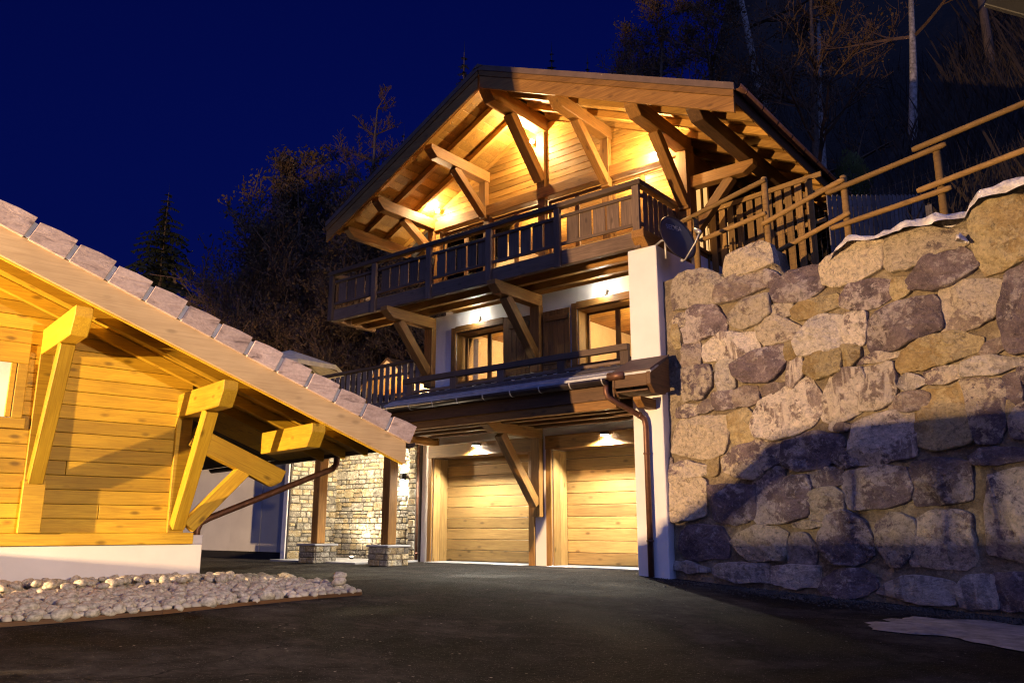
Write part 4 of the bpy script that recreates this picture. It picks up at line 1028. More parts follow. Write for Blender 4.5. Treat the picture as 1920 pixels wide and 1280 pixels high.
# roof
rl = part_empty('roof', LB(0, 1.7, 2.8), LO)
def sprof(s0, s1, o0, o1): return [(s0, rt(s0)-o1), (s1, rt(s1)-o1), (s1, rt(s1)-o0), (s0, rt(s0)-o0)]
lprism('covering', sprof(S_RIDGE, S_E-.03, .06, .24), 1.70, -7, M['roof'], rl, 0)
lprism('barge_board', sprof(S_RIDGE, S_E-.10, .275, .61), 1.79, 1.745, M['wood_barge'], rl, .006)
lprism('barge_strip', sprof(S_RIDGE, S_E-.12, .575, .625), 1.743, 1.70, M['wood_left'], rl)
for d in (1.42, .72, .02, -.7): lprism('rafter', sprof(S_RIDGE, S_E-.16, .30, .455), d+.10, d, M['wood_left'], rl)
nb = 30
for i in range(nb):
    a = S_RIDGE+(S_E-.06-S_RIDGE)*i/nb; b = S_RIDGE+(S_E-.06-S_RIDGE)*(i+1)/nb
    lprism('soffit_board', sprof(a, b-.004, .262, .292), 1.74, -2.5, M['wood_left'], rl, .003)
# verge tiles, each lapped over the next one down
s = S_E-.45; i = 0
while s > S_RIDGE:
    L = .418; t = Vector((1, -.372)).normalized()
    def q(u, v): return (s+u*t.x+v*(.3487), rt(s)-.29+u*t.y+v*.937)
    j = random.uniform(-.008, .008)
    prof = [q(0, 0), q(L, 0), q(L+.02, .275+j), q(L*.55, .272+j), q(.015, .245+j)]
    lprism('verge_tile', prof, 1.83+j, 1.52, M['tile_left'], rl, .006)
    lprism('tile_underlap', [q(-.06, .02), q(.05, .02), q(.05, .225), q(-.06, .225)], 1.80, 1.5, M['membrane'], rl, 0)
    s -= .44; i += 1
s = S_E-.40
while s > S_RIDGE:
    def q(u, v): return (s+u*.937+v*.3487, rt(s)-.07-u*.3487+v*.937)
    lprism('tile_course', [q(0, 0), q(.47, .0), q(.47, .045), q(0, .02)], 1.515, -7, M['roof'], rl, 0)
    s -= .44
# gutter at the eave and swan-neck pipe back to the wall corner
a = LB(S_E+.03, 1.72, rt(S_E)-.24); b = LB(S_E+.03, -6, rt(S_E)-.24)
halfpipe('gutter', a, b, .085, M['gutter'], rl)
dpl = part_empty('downpipe', LB(.2, .3, 0), LO)
tube('pipe', [LB(2.40, -.5, 2.0), LB(2.38, -.5, 1.84), LB(2.32, -.5, 1.76), LB(2.14, -.5, 1.69), LB(.27, -.47, .93), LB(.14, -.46, .86), LB(.10, -.46, .76), LB(.10, -.46, .0)], .05, M['copper'], dpl, 12)
# pebble bed with timber kerb
PB_out = [(-7.74, 2.0), (-7.78, 2.8), (-7.74, 4.2), (-7.95, 6.2), (-7.95, 6.85), (-8.9, 7.15), (-10.0, 7.45), (-11.0, 7.9), (-11.6, 7.9), (-11.2, 6.3), (-11.95, 2.0)]
vs = [(x, y, gz(x, y)+.02) for x, y in PB_out]
pb = mesh_obj('pebble_bed', vs, [tuple(range(len(vs)))], M['soil'], None); tag(pb, 'bed of rounded pebbles at the foot of the white base', None, None, 'structure')
ke = thing('timber_kerb', (-7.8, 4, 0), 'low timber kerb board edging the pebble bed', 'kerb')
for a, b in zip(PB_out[:5], PB_out[1:6]):
    beam('kerb_board', (a[0], a[1], gz(*a)+.005), (b[0], b[1], gz(*b)+.005), .05, .06, M['wood_dark'], ke)
pm = []
for k in range(9):
    bm = bmesh.new(); bmesh.ops.create_icosphere(bm, subdivisions=2, radius=1)
    sx, sy, sz = random.uniform(.85, 1.25), random.uniform(.75, 1.05), random.uniform(.55, .8)
    for v in bm.verts:
        f = 1+.30*noise.noise(v.co*1.2+Vector((k*9, 0, 0)))+.10*noise.noise(v.co*3+Vector((k*9, 3, 0))); v.co = Vector((v.co.x*sx*f, v.co.y*sy*f, v.co.z*sz*f))
    me = bpy.data.meshes.new('pebble'); bm.to_mesh(me); bm.free(); me.polygons.foreach_set("use_smooth", [True]*len(me.polygons)); me.materials.append(M['pebble']); pm.append(me)
rq = random.Random(21); cand = []; cells = {}
tries = 0
while tries < 40000 and len(cand) < 2600:
    tries += 1
    x, y = rq.uniform(-12.2, -7.75), rq.uniform(2.0, 7.9); r = rq.uniform(.04, .092)
    if not inside((x, y), PB_out): continue
    w = Vector((x, y, 0))-P0
    if w.dot(NR) < .12 and w.dot(DW) < .05: continue
    ok = True
    for ix in (-1, 0, 1):
        for iy in (-1, 0, 1):
            for (X, Y, R_) in cells.get((int(x/.2)+ix, int(y/.2)+iy), ()):
                if math.hypot(X-x, Y-y) < (R_+r)*.80: ok = False
    if ok: cells.setdefault((int(x/.2), int(y/.2)), []).append((x, y, r)); cand.append((x, y, r))
# second layer piled against the white base
top2 = []
for _ in range(200):
    u = rq.uniform(-4.4, .35); d = abs(rq.gauss(0, .45))+.16; p = LB(u, d, 0); r = rq.uniform(.045, .085)
    if inside((p.x, p.y), PB_out): top2.append((p.x, p.y, r))
allp = [(x, y, r, gz(x, y)+.02+r*.45) for x, y, r in cand] + [(x, y, r, gz(x, y)+.02+.09+rq.uniform(0, .04)) for x, y, r in top2] + [(-8.25, 6.75, .10, .14), (-8.42, 6.9, .095, .20)]
def vis(p):
    X, Y = p[0], p[1]
    a_ = math.degrees(math.atan2(-X, Y)); return 8 < a_ < 70.2
vp = sorted([p for p in allp if vis(p)], key=lambda p: -(p[2]+(.03 if p[3] > .1 else 0))/math.hypot(p[0], p[1]))
rest = vp[300:]+[p for p in allp if not vis(p)]
def prot(): return Matrix.Rotation(rq.uniform(0, 6.28), 4, 'Z') @ Matrix.Rotation(rq.uniform(-.5, .5), 4, 'X')
for i, (x, y, r, z) in enumerate(vp[:300]):
    place(bpy.data.objects.new('pebble', pm[i % 9]), pb, Matrix.Translation((x, y, z)) @ prot() @ Matrix.Scale(r, 4))
vs, fs = [], []
for i, (x, y, r, z) in enumerate(rest):
    me = pm[i % 9]; mw = Matrix.Translation((x, y, z)) @ prot() @ Matrix.Scale(r, 4); o = len(vs)
    vs.extend([mw @ v.co for v in me.vertices]); fs.extend([tuple(o+q for q in p.vertices) for p in me.polygons])
o = mesh_obj('pebbles', vs, fs, M['pebble'], pb, None, True); o["kind"] = 'stuff'

# logs added unseen, just left of the picture, to throw shade along the white base
FW = thing('added_log_stack', LB(-5.7, .8, 0), 'added unseen log stack that shades the outbuilding base', 'firewood')
rw = random.Random(4)
for iz in range(5):
    for i_ in range(8):
        s_ = -6.35+i_*.165+(.08 if iz % 2 else 0); r_ = rw.uniform(.07, .085)
        tube('log', [LB(s_, .16, .07+iz*.148), LB(s_, 1.30+rw.uniform(-.06, .06), .07+iz*.148)], r_, M['wood_fence'], FW, 7, False)

# ------------------------------------------------------------------ stone-clad porch left of the garages
PO = thing('porch', (-15.8, 13.2, 0), 'entrance porch with stone clad walls and tiled lean-to roof left of the garages', 'porch')
def masonry(name, u0, u1, z0, z1, mw, seed, par, rmin=.10, rmax=.24):
    """coursed rubble: stones laid in rows of uneven height; mw maps (u,z,out)"""
    r = random.Random(seed); wp = part_empty(name, mw @ Vector(((u0+u1)/2, z0, 0)), par)
    o = mesh_obj('joint_bed', [(u0, z0, 0), (u1, z0, 0), (u1, z1, 0), (u0, z1, 0), (u0, z0, -.2), (u1, z0, -.2), (u1, z1, -.2), (u0, z1, -.2)],
                 [(0, 1, 2, 3), (1, 5, 6, 2), (5, 4, 7, 6), (4, 0, 3, 7), (3, 2, 6, 7), (0, 4, 5, 1)], M['joint'], wp, mw)
    z = z0
    while z < z1-.04:
        h = min(r.uniform(rmin, rmax), z1-z); u = u0; 
        while u < u1-.03:
            w = min(h*r.uniform(.9, 2.3), u1-u)
            if u1-(u+w) < .06: w = u1-u
            parts = [(z, h)] if h < .17 or r.random() < .45 else [(z, h*.5), (z+h*.5, h*.5)]
            for zz, hh in parts:
                j = lambda: r.uniform(.006, .018)
                ps = [(u+j(), zz+j()), (u+w*.5, zz+j()*.7), (u+w-j(), zz+j()), (u+w-j(), zz+hh*.5), (u+w-j()*1.3, zz+hh-j()), (u+w*.45, zz+hh-j()*.6), (u+j()*1.3, zz+hh-j())]
                cx = sum(p[0] for p in ps)/7; cy = sum(p[1] for p in ps)/7
                q = [(x-cx, y-cy) for x, y in chaikin(ps, 1)]; n = len(q); d = r.uniform(.018, .045)
                tx, ty = r.uniform(-.12, .12), r.uniform(-.12, .12)
                vs = [(x, y, -.05) for x, y in q]+[(x*.99, y*.99, d*.5) for x, y in q]+[(x*.86, y*.82, d+tx*x+ty*y) for x, y in q]+[(0, 0, d*1.1)]
                fs = [(k*n+i, k*n+(i+1) % n, (k+1)*n+(i+1) % n, (k+1)*n+i) for k in range(2) for i in range(n)]+[(2*n+i, 2*n+(i+1) % n, 3*n) for i in range(n)]
                mesh_obj('stone', vs, fs, PORCH[r.randrange(2)], wp, mw @ Matrix.Translation((cx, cy, 0)), False)
            u += w
        z += h
    return wp
M['joint'] = plain('stone_joint', (0.12, 0.105, 0.085), 0.95, nscale=8)
def mwf(o, u, n): return Matrix(((u[0], 0, n[0], o[0]), (u[1], 0, n[1], o[1]), (0, 1, 0, o[2]), (0, 0, 0, 1)))
masonry('back_wall', 0, 2.95, 0, 2.9, mwf((-17.75, 14.3, 0), (1, 0), (0, -1)), 1, PO)
masonry('side_wall', 0, 1.5, 0, 2.9, mwf((-17.75, 12.82, 0), (0, 1), (1, 0)), 2, PO)
masonry('end_pier', 0, .24, 0, 2.9, mwf((-14.78, 14.16, 0), (1, 0), (0, -1)), 4, PO, .12, .26)
abox('end_pier_core', -14.78, -14.60, 14.17, 14.45, 0, 2.88, M['joint'], PO, bevel=0)
abox('threshold', -17.7, -14.5, 12.3, 14.25, -.05, .035, M['plaster_dark'], PO)
def plinth(x, y):
    p = part_empty('plinth', (x, y, 0), PO); w = .30
    for (o, u, n, s) in (((x-w, y-w, 0), (1, 0), (0, -1), 5), ((x+w, y-w, 0), (0, 1), (1, 0), 6)):
        r = random.Random(int(s+x*10)); z = 0
        for h in (.13, .12, .14):
            u_ = 0
            while u_ < 2*w-.02:
                L = min(r.uniform(.13, .28), 2*w-u_)
                mw = mwf(o, u, n) @ Matrix.Translation((u_+L/2, z+h/2, 0)); a, b = L/2-.007, h/2-.007; d = r.uniform(.012, .03)
                vs = [(-a, -b, -.04), (a, -b, -.04), (a, b, -.04), (-a, b, -.04), (-a, -b, d*.5), (a, -b, d*.4), (a, b, d*.5), (-a, b, d*.6), (-a*.75, -b*.7, d), (a*.8, -b*.7, d), (a*.75, b*.75, d), (-a*.8, b*.7, d)]
                fs = [(k*4+i, k*4+(i+1) % 4, (k+1)*4+(i+1) % 4, (k+1)*4+i) for k in range(2) for i in range(4)]+[(8, 9, 10, 11)]
                mesh_obj('stone', vs, fs, PORCH[r.randrange(2)], p, mw); u_ += L
            z += h
    abox('core', x-w+.01, x+w-.01, y-w+.01, y+w, 0, .388, M['joint'], p, bevel=0)
    abox('cap_slab', x-w-.05, x+w+.05, y-w-.05, y+w+.02, .39, .435, M['plaster_dark'], p, bevel=.008)
    abox('porch_post', x-.13, x+.10, y-.12, y+.12, .437, 2.60, M['wood_house'], PO, bevel=.01)
plinth(-13.42, 12.30); plinth(-15.84, 12.30)
abox('porch_beam', -17.9, -13.2, 12.20, 12.40, 2.602, 2.84, M['wood_dark'], PO, bevel=.01)
# lean-to roof of the porch, in lapped courses
def lean_z(y): return 2.92+(y-11.7)*.42
for i in range(9):
    ya = 11.72+i*.28; yb = ya+.33
    prism('tile_course', [(ya, lean_z(ya)), (yb, lean_z(yb)-.012), (yb, lean_z(yb)+.025), (ya, lean_z(ya)+.05)], 0, 5.2, M['roof'], PO, YZF(-13.58), .006)
prism('roof_decking', [(11.75, lean_z(11.75)-.09), (14.2, lean_z(14.2)-.09), (14.2, lean_z(14.2)-.02), (11.75, lean_z(11.75)-.02)], 0, 5.1, M['wood_dark'], PO, YZF(-13.62), 0)
halfpipe('gutter', (-18.7, 11.66, 2.93), (-13.6, 11.66, 2.93), .08, M['gutter'], PO)
# grey garden building wall further left
GB = thing('grey_building', (-20, 13, 0), 'dim grey rendered building in shadow behind the outbuilding', 'building')
abox('wall', -24, -17.98, 13.0, 13.3, 0.18, 2.5, M['plaster_dark'], GB, bevel=0); abox('wall_foot', -24, -17.98, 13.02, 13.3, -.1, .178, M['black_metal'], GB, bevel=0)
abox('corner_trim', -17.97, -17.80, 12.78, 13.3, 0, 2.6, M['plaster'], GB)
abox('doorway', -20.6, -19.2, 12.97, 12.998, .18, 2.3, M['plaster_dark'], GB); abox('flat_roof', -24, -17.9, 12.7, 14.2, 2.61, 2.75, M['roof'], GB)
# terrace above the porch: railing, parasol, small lit shelter behind
TR = thing('terrace_railing', (-16.6, 14.3, 3.6), 'grey picket railing of the side terrace above the porch roof', 'railing')
x = -18.45
while x < -14.5:
    abox('picket', x, x+.15, 14.12, 14.145, 3.75, 4.84+(x+18.45)*0.03, M['wood_grey'], TR); x += .225
abox('handrail', -18.5, -14.4, 14.06, 14.18, 4.90, 4.97, M['wood_balcony'], TR); abox('rail', -18.45, -14.4, 14.15, 14.19, 4.1, 4.17, M['wood_balcony'], TR); abox('rail', -18.45, -14.4, 14.15, 14.19, 4.62, 4.69, M['wood_balcony'], TR)
PA = thing('parasol', (-21.5, 15.2, 3.5), 'cream parasol standing on the side terrace', 'parasol')
vs, fs = [(0, 0, .62)], []
for i in range(8): an = 2*math.pi*(i+.4)/8; vs.append((1.75*math.cos(an), 1.75*math.sin(an), 0)); vs.append((1.75*math.cos(an), 1.75*math.sin(an), -.14))
for i in range(8): a, b = 1+2*i, 1+2*((i+1) % 8); fs += [(0, a, b), (a, a+1, b+1, b)]
px_, py_ = -21.5, 15.2
pc = mesh_obj('canopy', vs, fs, M['parasol'], PA, Matrix.Translation((px_, py_, 5.72)))
for i in range(8):
    an = 2*math.pi*(i+.4)/8; tube('rib', [(px_, py_, 6.29), (px_+1.74*math.cos(an), py_+1.74*math.sin(an), 5.69)], .016, M['wood_dark'], PA, 6)
tube('pole', [(px_, py_, 3.4), (px_, py_, 6.4)], .03, M['wood_house'], PA, 8)
TL = thing('added_terrace_lamp', (-14.34, 15.1, 5.3), 'added lamp out of view lighting the terrace and parasol', 'lamp')  # unseen lamp, added to light the pickets and the parasol underside
abox('back_plate', -14.345, -14.31, 15.05, 15.15, 5.2, 5.4, M['black_metal'], TL); abox('lens', -14.40, -14.347, 15.06, 15.14, 5.22, 5.38, M['bulb'], TL)
light('added_terrace_light', 'POINT', (-14.5, 15.1, 5.3), 70, (1, .74, .42), .06, TL)
SH = thing('garden_shelter', (-19.6, 20, 3.8), 'small lit timber shelter with a gable roof behind the terrace railing', 'shelter')
gx, gy = -21.6, 19.5
for sg in (-1, 1): beam('roof_slope', (gx, gy+1, 6.75), (gx+sg*1.5, gy+1, 5.75), 2.2, .10, M['wood_house'], SH, up=(sg*.5, 0, 1))
prism('back_panel', [(gx-1.2, 3.9), (gx+1.2, 3.9), (gx+1.2, 5.85), (gx, 6.62), (gx-1.2, 5.85)], gy+1.9, gy+1.98, M['interior'], SH, bevel=0)
for sx in (-1.15, 1.05): abox('post', gx+sx, gx+sx+.12, gy, gy+.12, 3.7, 5.8, M['wood_house'], SH)
light('shelter_light', 'POINT', (gx, gy+1.2, 5.6), 90, (1, .72, .38), .08, SH)
# ------------------------------------------------------------------ lamps
WARM = (1.0, 0.70, 0.36); NEUT = (1.0, 0.92, 0.76); SOD = (1.0, 0.63, 0.31)
def globe(name, c, r, mat, par):
    bm = bmesh.new(); bmesh.ops.create_icosphere(bm, subdivisions=2, radius=r)
    return bm_obj(name, bm, mat, par, Matrix.Translation(c), True)
def wall_lamp(name, c, label, group, power, col, style, ly=-.10, lz=-.02):
    t = thing(name, (c[0], c[1]+.08, c[2]), label, 'lamp', group)
    if style == 'down':
        abox('housing', c[0]-.09, c[0]+.09, c[1]-.05, c[1]+.08, c[2], c[2]+.05, M['black_metal'], t)
        abox('lens', c[0]-.07, c[0]+.07, c[1]-.04, c[1]+.05, c[2]-.012, c[2]-.002, M['bulb_cool'], t, bevel=0)
    elif style == 'globe':
        abox('back_plate', c[0]-.05, c[0]+.05, c[1]+.05, c[1]+.085, c[2]-.05, c[2]+.05, M['galv'], t)
        globe('bulb', (c[0], c[1]+.02, c[2]), .052, M['bulb_cool'], t)
    else:
        abox('back_plate', c[0]-.04, c[0]+.04, c[1]+.03, c[1]+.085, c[2]-.09, c[2]+.09, M['black_metal'], t)
        for dz in (-.10, .10): abox('lens', c[0]-.035, c[0]+.035, c[1]-.035, c[1]+.035, c[2]+dz-.008, c[2]+dz+.008, M['bulb_cool'], t, bevel=0)
        abox('housing', c[0]-.045, c[0]+.045, c[1]-.045, c[1]+.03, c[2]-.09, c[2]+.09, M['black_metal'], t)
    if style == 'updown':
        for dz, p in ((-.13, power), (.13, power*.5)): light('lamp_light', 'SPOT', (c[0], c[1]-.02, c[2]+dz), p, col, .03, t, look((0, .18, dz)), 130, .6)
    elif style == 'down': light('lamp_light', 'SPOT', (c[0], c[1]+ly, c[2]+lz), power, col, .035, t, look((0, .05, -1)), 158, .35)
    else: light('lamp_light', 'POINT', (c[0], c[1]+ly, c[2]+lz), power, col, .035, t)
wall_lamp('garage_lamp', (-12.60, 14.16, 2.66), 'lit downlight on the beam above the left garage door', 'garage lamps', 330, NEUT, 'down', -.03, -.07)
wall_lamp('garage_lamp', (-9.05, 14.16, 2.66), 'lit downlight on the beam above the right garage door', 'garage lamps', 330, NEUT, 'down', -.03, -.07)
wall_lamp('globe_lamp', (-12.64, 14.17, 5.72), 'round lit lamp above the left first-floor window', 'window lamps', 4, NEUT, 'globe')
wall_lamp('globe_lamp', (-9.02, 14.17, 5.72), 'round lit lamp above the right first-floor window', 'window lamps', 4, NEUT, 'globe')
wall_lamp('globe_lamp', (-10.86, 14.10, 9.78), 'lit lamp on the king post in the middle of the gable', 'gable lamps', 120, WARM, 'globe', -.22)
wall_lamp('globe_lamp', (-13.98, 14.10, 8.82), 'lit lamp under the left eave beside the second lowest purlin', 'gable lamps', 90, WARM, 'globe', -.22)
wall_lamp('globe_lamp', (-7.62, 14.10, 8.45), 'lit lamp hidden behind the corner brace under the right eave', 'gable lamps', 100, WARM, 'globe', -.22)
wall_lamp('porch_lamp', (-15.05, 14.18, 2.05), 'lit up and down lamp on the stone porch wall', None, 60, NEUT, 'updown')
light('room_light', 'POINT', (-12.3, 16.3, 5.3), 55, (1, .66, .30), .15, H); light('room_light', 'POINT', (-9.0, 16.3, 5.3), 55, (1, .66, .30), .15, H)
light('room_light', 'POINT', (-12.2, 16.2, 8.2), 90, (1, .68, .34), .15, H); light('room_light', 'POINT', (-9.0, 16.2, 8.2), 110, (1, .70, .36), .15, H)
pg = thing('ground_spotlight', (-16.35, 13.75, .03), 'small lit ground spotlight washing the porch stones', 'lamp')
tube('housing', [(-16.35, 13.75, .035), (-16.35, 13.75, .09)], .05, M['black_metal'], pg, 12); tube('lens', [(-16.35, 13.75, .091), (-16.35, 13.75, .097)], .04, M['bulb_cool'], pg, 12)
light('spot_light', 'SPOT', (-16.35, 13.75, .13), 110, (1, .84, .58), .03, pg, look((0.02, -.12, 1)), 165, .9)

pc_ = thing('added_ceiling_lamp', (-16.0, 13.1, 2.75), 'added lamp out of view under the porch roof', 'lamp')  # unseen lamp, added to spread even light over the porch stones
tube('housing', [(-16.0, 13.1, 2.90), (-16.0, 13.1, 2.80)], .08, M['black_metal'], pc_, 12); globe('bulb', (-16.0, 13.1, 2.78), .045, M['bulb'], pc_)
light('added_ceiling_light', 'POINT', (-16.0, 13.1, 2.66), 130, (1, .82, .54), .06, pc_)
# sodium lamp standing off to the left of the picture: the golden light on outbuilding, stone wall and balcony corner
LP = Vector((-10.5, -7.5, 1.60))
sl_ = thing('lamp_post', (LP.x, LP.y, 0), 'short sodium lamp post beside the outbuilding', 'lamp')
tube('post', [(LP.x, LP.y, -.1), (LP.x, LP.y, LP.z-.22)], .05, M['black_metal'], sl_, 10)
tube('base_cap', [(LP.x, LP.y, LP.z-.24), (LP.x, LP.y, LP.z-.20)], .12, M['black_metal'], sl_, 14)
tube('hood', [(LP.x, LP.y, LP.z+.22), (LP.x, LP.y, LP.z+.30)], [.16, .05], M['black_metal'], sl_, 14)
globe('bulb', LP, .06, emit('sodium_bulb', SOD, 120), sl_)
light('sodium_light', 'POINT', LP, 23000, SOD, .075, sl_)

# street lamp beyond the outbuilding roof: the warm light on the bare trees
vl = thing('street_lamp', (-27, 12.5, 0), 'sodium street lamp hidden behind the outbuilding roof', 'lamp')
tube('pole', [(-27, 12.5, -.1), (-27, 12.5, 4.4)], [.07, .05], M['black_metal'], vl, 10); tube('arm', [(-27, 12.5, 4.4), (-27.5, 13.3, 4.55)], .035, M['black_metal'], vl, 8)
tube('hood', [(-27.3, 13.0, 4.62), (-27.7, 13.6, 4.66)], .13, M['black_metal'], vl, 10); globe('bulb', (-27.5, 13.35, 4.42), .06, emit('street_bulb', SOD, 80), vl)
light('street_light', 'POINT', (-27.5, 13.35, 4.3), 500, SOD, .08, vl)

# car parked left of the camera, beside the outbuilding; the lamp throws its shadow on the foot of the stone wall
def car(cx, cy, z0):
    root = thing('parked_car', (cx, cy, z0), 'tall dark estate car parked on the drive beside the outbuilding', 'car')
    paint = plain('car_paint', (.03, .035, .05), .25, .3, nscale=2, var=.05, bstr=0); gl = glass('car_glass', (.75, .78, .8)); W = .88
    T = Matrix.Translation((cx, cy, z0)) @ Matrix.Diagonal((1, 1, 1.08, 1))      # x forward = -x of the world
    def pr(name, prof, y0, y1, mat, bev=.02, par=root): return prism(name, prof, y0, y1, mat, par, T, bev)
    body = pr('body', [(-2.2, .35), (-2.25, .72), (-2.1, .92), (-1.15, 1.06), (2.1, 1.08), (2.2, .80), (2.2, .40), (1.75, .32), (-1.75, .30)], -W, W, paint, .05)
    pr('roof', [(-.10, 1.66), (.1, 1.73), (1.5, 1.74), (1.95, 1.66), (1.97, 1.48), (-.14, 1.48)], -W*.86, W*.86, paint, .02)
    for sy in (-1, 1):
        y0, y1 = (W*.80, W*.86) if sy > 0 else (-W*.86, -W*.80)
        for a_, b_ in (((-1.12, 1.06), (-.08, 1.63)), ((.52, 1.07), (.55, 1.63)), ((1.42, 1.07), (1.40, 1.63)), ((2.06, 1.07), (1.92, 1.63))):
            pr('pillar', [a_, (a_[0]+.09, a_[1]), (b_[0]+.07, b_[1]), b_], y0, y1, paint, .006)
        pr('side_window', [(-1.0, 1.07), (2.05, 1.07), (1.9, 1.61), (-.02, 1.61)], sy*W*.83-.003, sy*W*.83+.003, gl, 0)
        for wx in (-1.42, 1.38):
            w = part_empty('wheel', (cx+wx, cy+sy*W*.9, z0+.33), root)
            tube('tyre', [(cx+wx, cy+sy*(W-.2), z0+.33), (cx+wx, cy+sy*(W-.18), z0+.33), (cx+wx, cy+sy*(W+.0), z0+.33), (cx+wx, cy+sy*(W+.02), z0+.33)], [.30, .33, .33, .30], M['black_metal'], w, 24)
            tube('rim', [(cx+wx, cy+sy*(W+.005), z0+.33), (cx+wx, cy+sy*(W+.03), z0+.33)], .21, M['galv'], w, 18)
        pr('headlight', [(-2.24, .66), (-2.0, .70), (-2.0, .84), (-2.16, .82)], sy*W*.62-.16, sy*W*.62+.16, M['galv'], .01)
        pr('tail_light', [(2.16, .72), (2.215, .72), (2.16, 1.0), (2.10, 1.0)], sy*W*.78-.09, sy*W*.78+.09, plain('tail_lens', (.35, .01, .01), .2, bstr=0), .01)
        pr('mirror', [(-.95, 1.06), (-.80, 1.06), (-.80, 1.20), (-.92, 1.18)], sy*(W+.10)-.07, sy*(W+.10)+.07, paint, .01)
    pr('windscreen', [(-1.10, 1.065), (-1.085, 1.065), (-.07, 1.62), (-.085, 1.62)], -W*.79, W*.79, gl, 0)
    pr('rear_window', [(2.08, 1.085), (2.09, 1.085), (1.94, 1.60), (1.93, 1.60)], -W*.79, W*.79, gl, 0)
car(-8.05, 0.6, .0)
# eaves of the house next door, cutting the top right corner of the view
NB_ = thing('neighbour_eaves', (1.2, 5.9, 0), 'dark roof edge of the next house in the top right corner', 'roof')
beam('eaves_board', (-.52, 6.02, 4.47), (2.4, 6.6, 1.9+.4), .05, .26, M['black_metal'], NB_); beam('roof_slab', (-.50, 5.2, 4.66), (2.42, 5.78, 2.49), 1.7, .08, M['black_metal'], NB_)

# added spot, unseen right of the camera: puts softer pinkish light on barge board, white base and pebbles
fl = thing('added_fill_spot', (4.6, 2.6, 2.9), 'added unseen spot warming the outbuilding front', 'lamp')
abox('housing', 4.55, 4.70, 2.45, 2.75, 2.8, 3.0, M['black_metal'], fl); abox('lens', 4.535, 4.548, 2.48, 2.72, 2.82, 2.98, emit('added_fill_lens', (1, .7, .45), 20), fl, bevel=0)
light('added_fill_light', 'SPOT', (4.45, 2.6, 2.9), 2000, (1.0, .72, .48), .10, fl, look((-15, 2.6, -1.2)), 52, .5)

# ------------------------------------------------------------------ trees
def seg3(vs, fs, a, b, ra, rb, n=4):
    d = (b-a).normalized(); ref = Vector((0, 0, 1)) if abs(d.z) < .9 else Vector((1, 0, 0)); u = d.cross(ref).normalized(); w = d.cross(u); o = len(vs)
    for p, r in ((a, ra), (b, rb)):
        for k in range(n): an = 2*math.pi*k/n; vs.append(p+u*math.cos(an)*r+w*math.sin(an)*r)
    for k in range(n): fs.append((o+k, o+(k+1) % n, o+n+(k+1) % n, o+n+k))
def bare_tree(base, h, seed, label, trunk='bark', leaf=0, lean=(0, 0), spread=.55, twig='twig', name='bare_tree', lmat='dry_leaf', cat='tree', group='trees on the slope', lift=.3, dens=1.0, tmin=.014):
    r = random.Random(seed); root = thing(name, base, label, cat, group)
    tv, tf, bv, bf, lv, lf = [], [], [], [], [], []
    def leafq(p):
        s = r.uniform(.03, .075); d1 = Vector((r.uniform(-1, 1), r.uniform(-1, 1), r.uniform(-1, 1))).normalized()*s; d2 = Vector((r.uniform(-1, 1), r.uniform(-1, 1), r.uniform(-1, 1))).normalized()*s*.7
        o = len(lv); lv.extend([p-d1, p+d2, p+d1, p-d2]); lf.append((o, o+1, o+2, o+3))
    def grow(p, d, L, rad, lev):
        n = 4 if lev < 2 else 3
        q = p
        for i in range(n):
            d = (d+Vector((r.uniform(-1, 1), r.uniform(-1, 1), r.uniform(-.6, 1)*.6+.1))*.16).normalized()
            e = q+d*(L/n); r0 = rad*(1-.55*i/n); r1 = rad*(1-.55*(i+1)/n)
            seg3(bv, bf, q, e, max(r0, tmin), max(r1, tmin*.8), 3); q = e
            if lev < 4:
                for _ in range(2 if lev < 3 else r.choice((1, 2))):
                    if r.random() > dens: continue
                    ax = Vector((r.uniform(-1, 1), r.uniform(-1, 1), r.uniform(-.25, .8))).normalized()
                    grow(q, (d*.75+ax*.85).normalized(), L*r.uniform(.42, .62), r1*.55, lev+1)
            if leaf and lev >= 3:
                for _ in range(leaf): leafq(q+Vector((r.uniform(-1, 1), r.uniform(-1, 1), r.uniform(-1, 1)))*.22)
    p = Vector((0, 0, -.3)); d = Vector((lean[0], lean[1], 1)).normalized(); N = 12; rad = h*.016
    for i in range(N):
        d = (d+Vector((r.uniform(-1, 1), r.uniform(-1, 1), .6))*.045).normalized(); e = p+d*(h/N)
        seg3(tv, tf, p, e, rad*(1-i/N*.88), rad*(1-(i+1)/N*.88), 8); p = e
        if i >= N*lift:
            for _ in range(2):
                an = r.uniform(0, 6.28); bd = Vector((math.cos(an), math.sin(an), r.uniform(.35, .9))).normalized()
                grow(p, bd, h*spread*.5*(1.15-i/N), rad*(1-i/N*.85)*.55, 1 if h > 5 else 2)
    mw = Matrix.Translation(base)
    mesh_obj('trunk', tv, tf, M[trunk], root, mw, True)
    o = mesh_obj('branches' if leaf else 'crown', bv, bf, M[twig], root, mw)
    if leaf: mesh_obj('crown', lv, lf, M[lmat], root, mw)
    return root
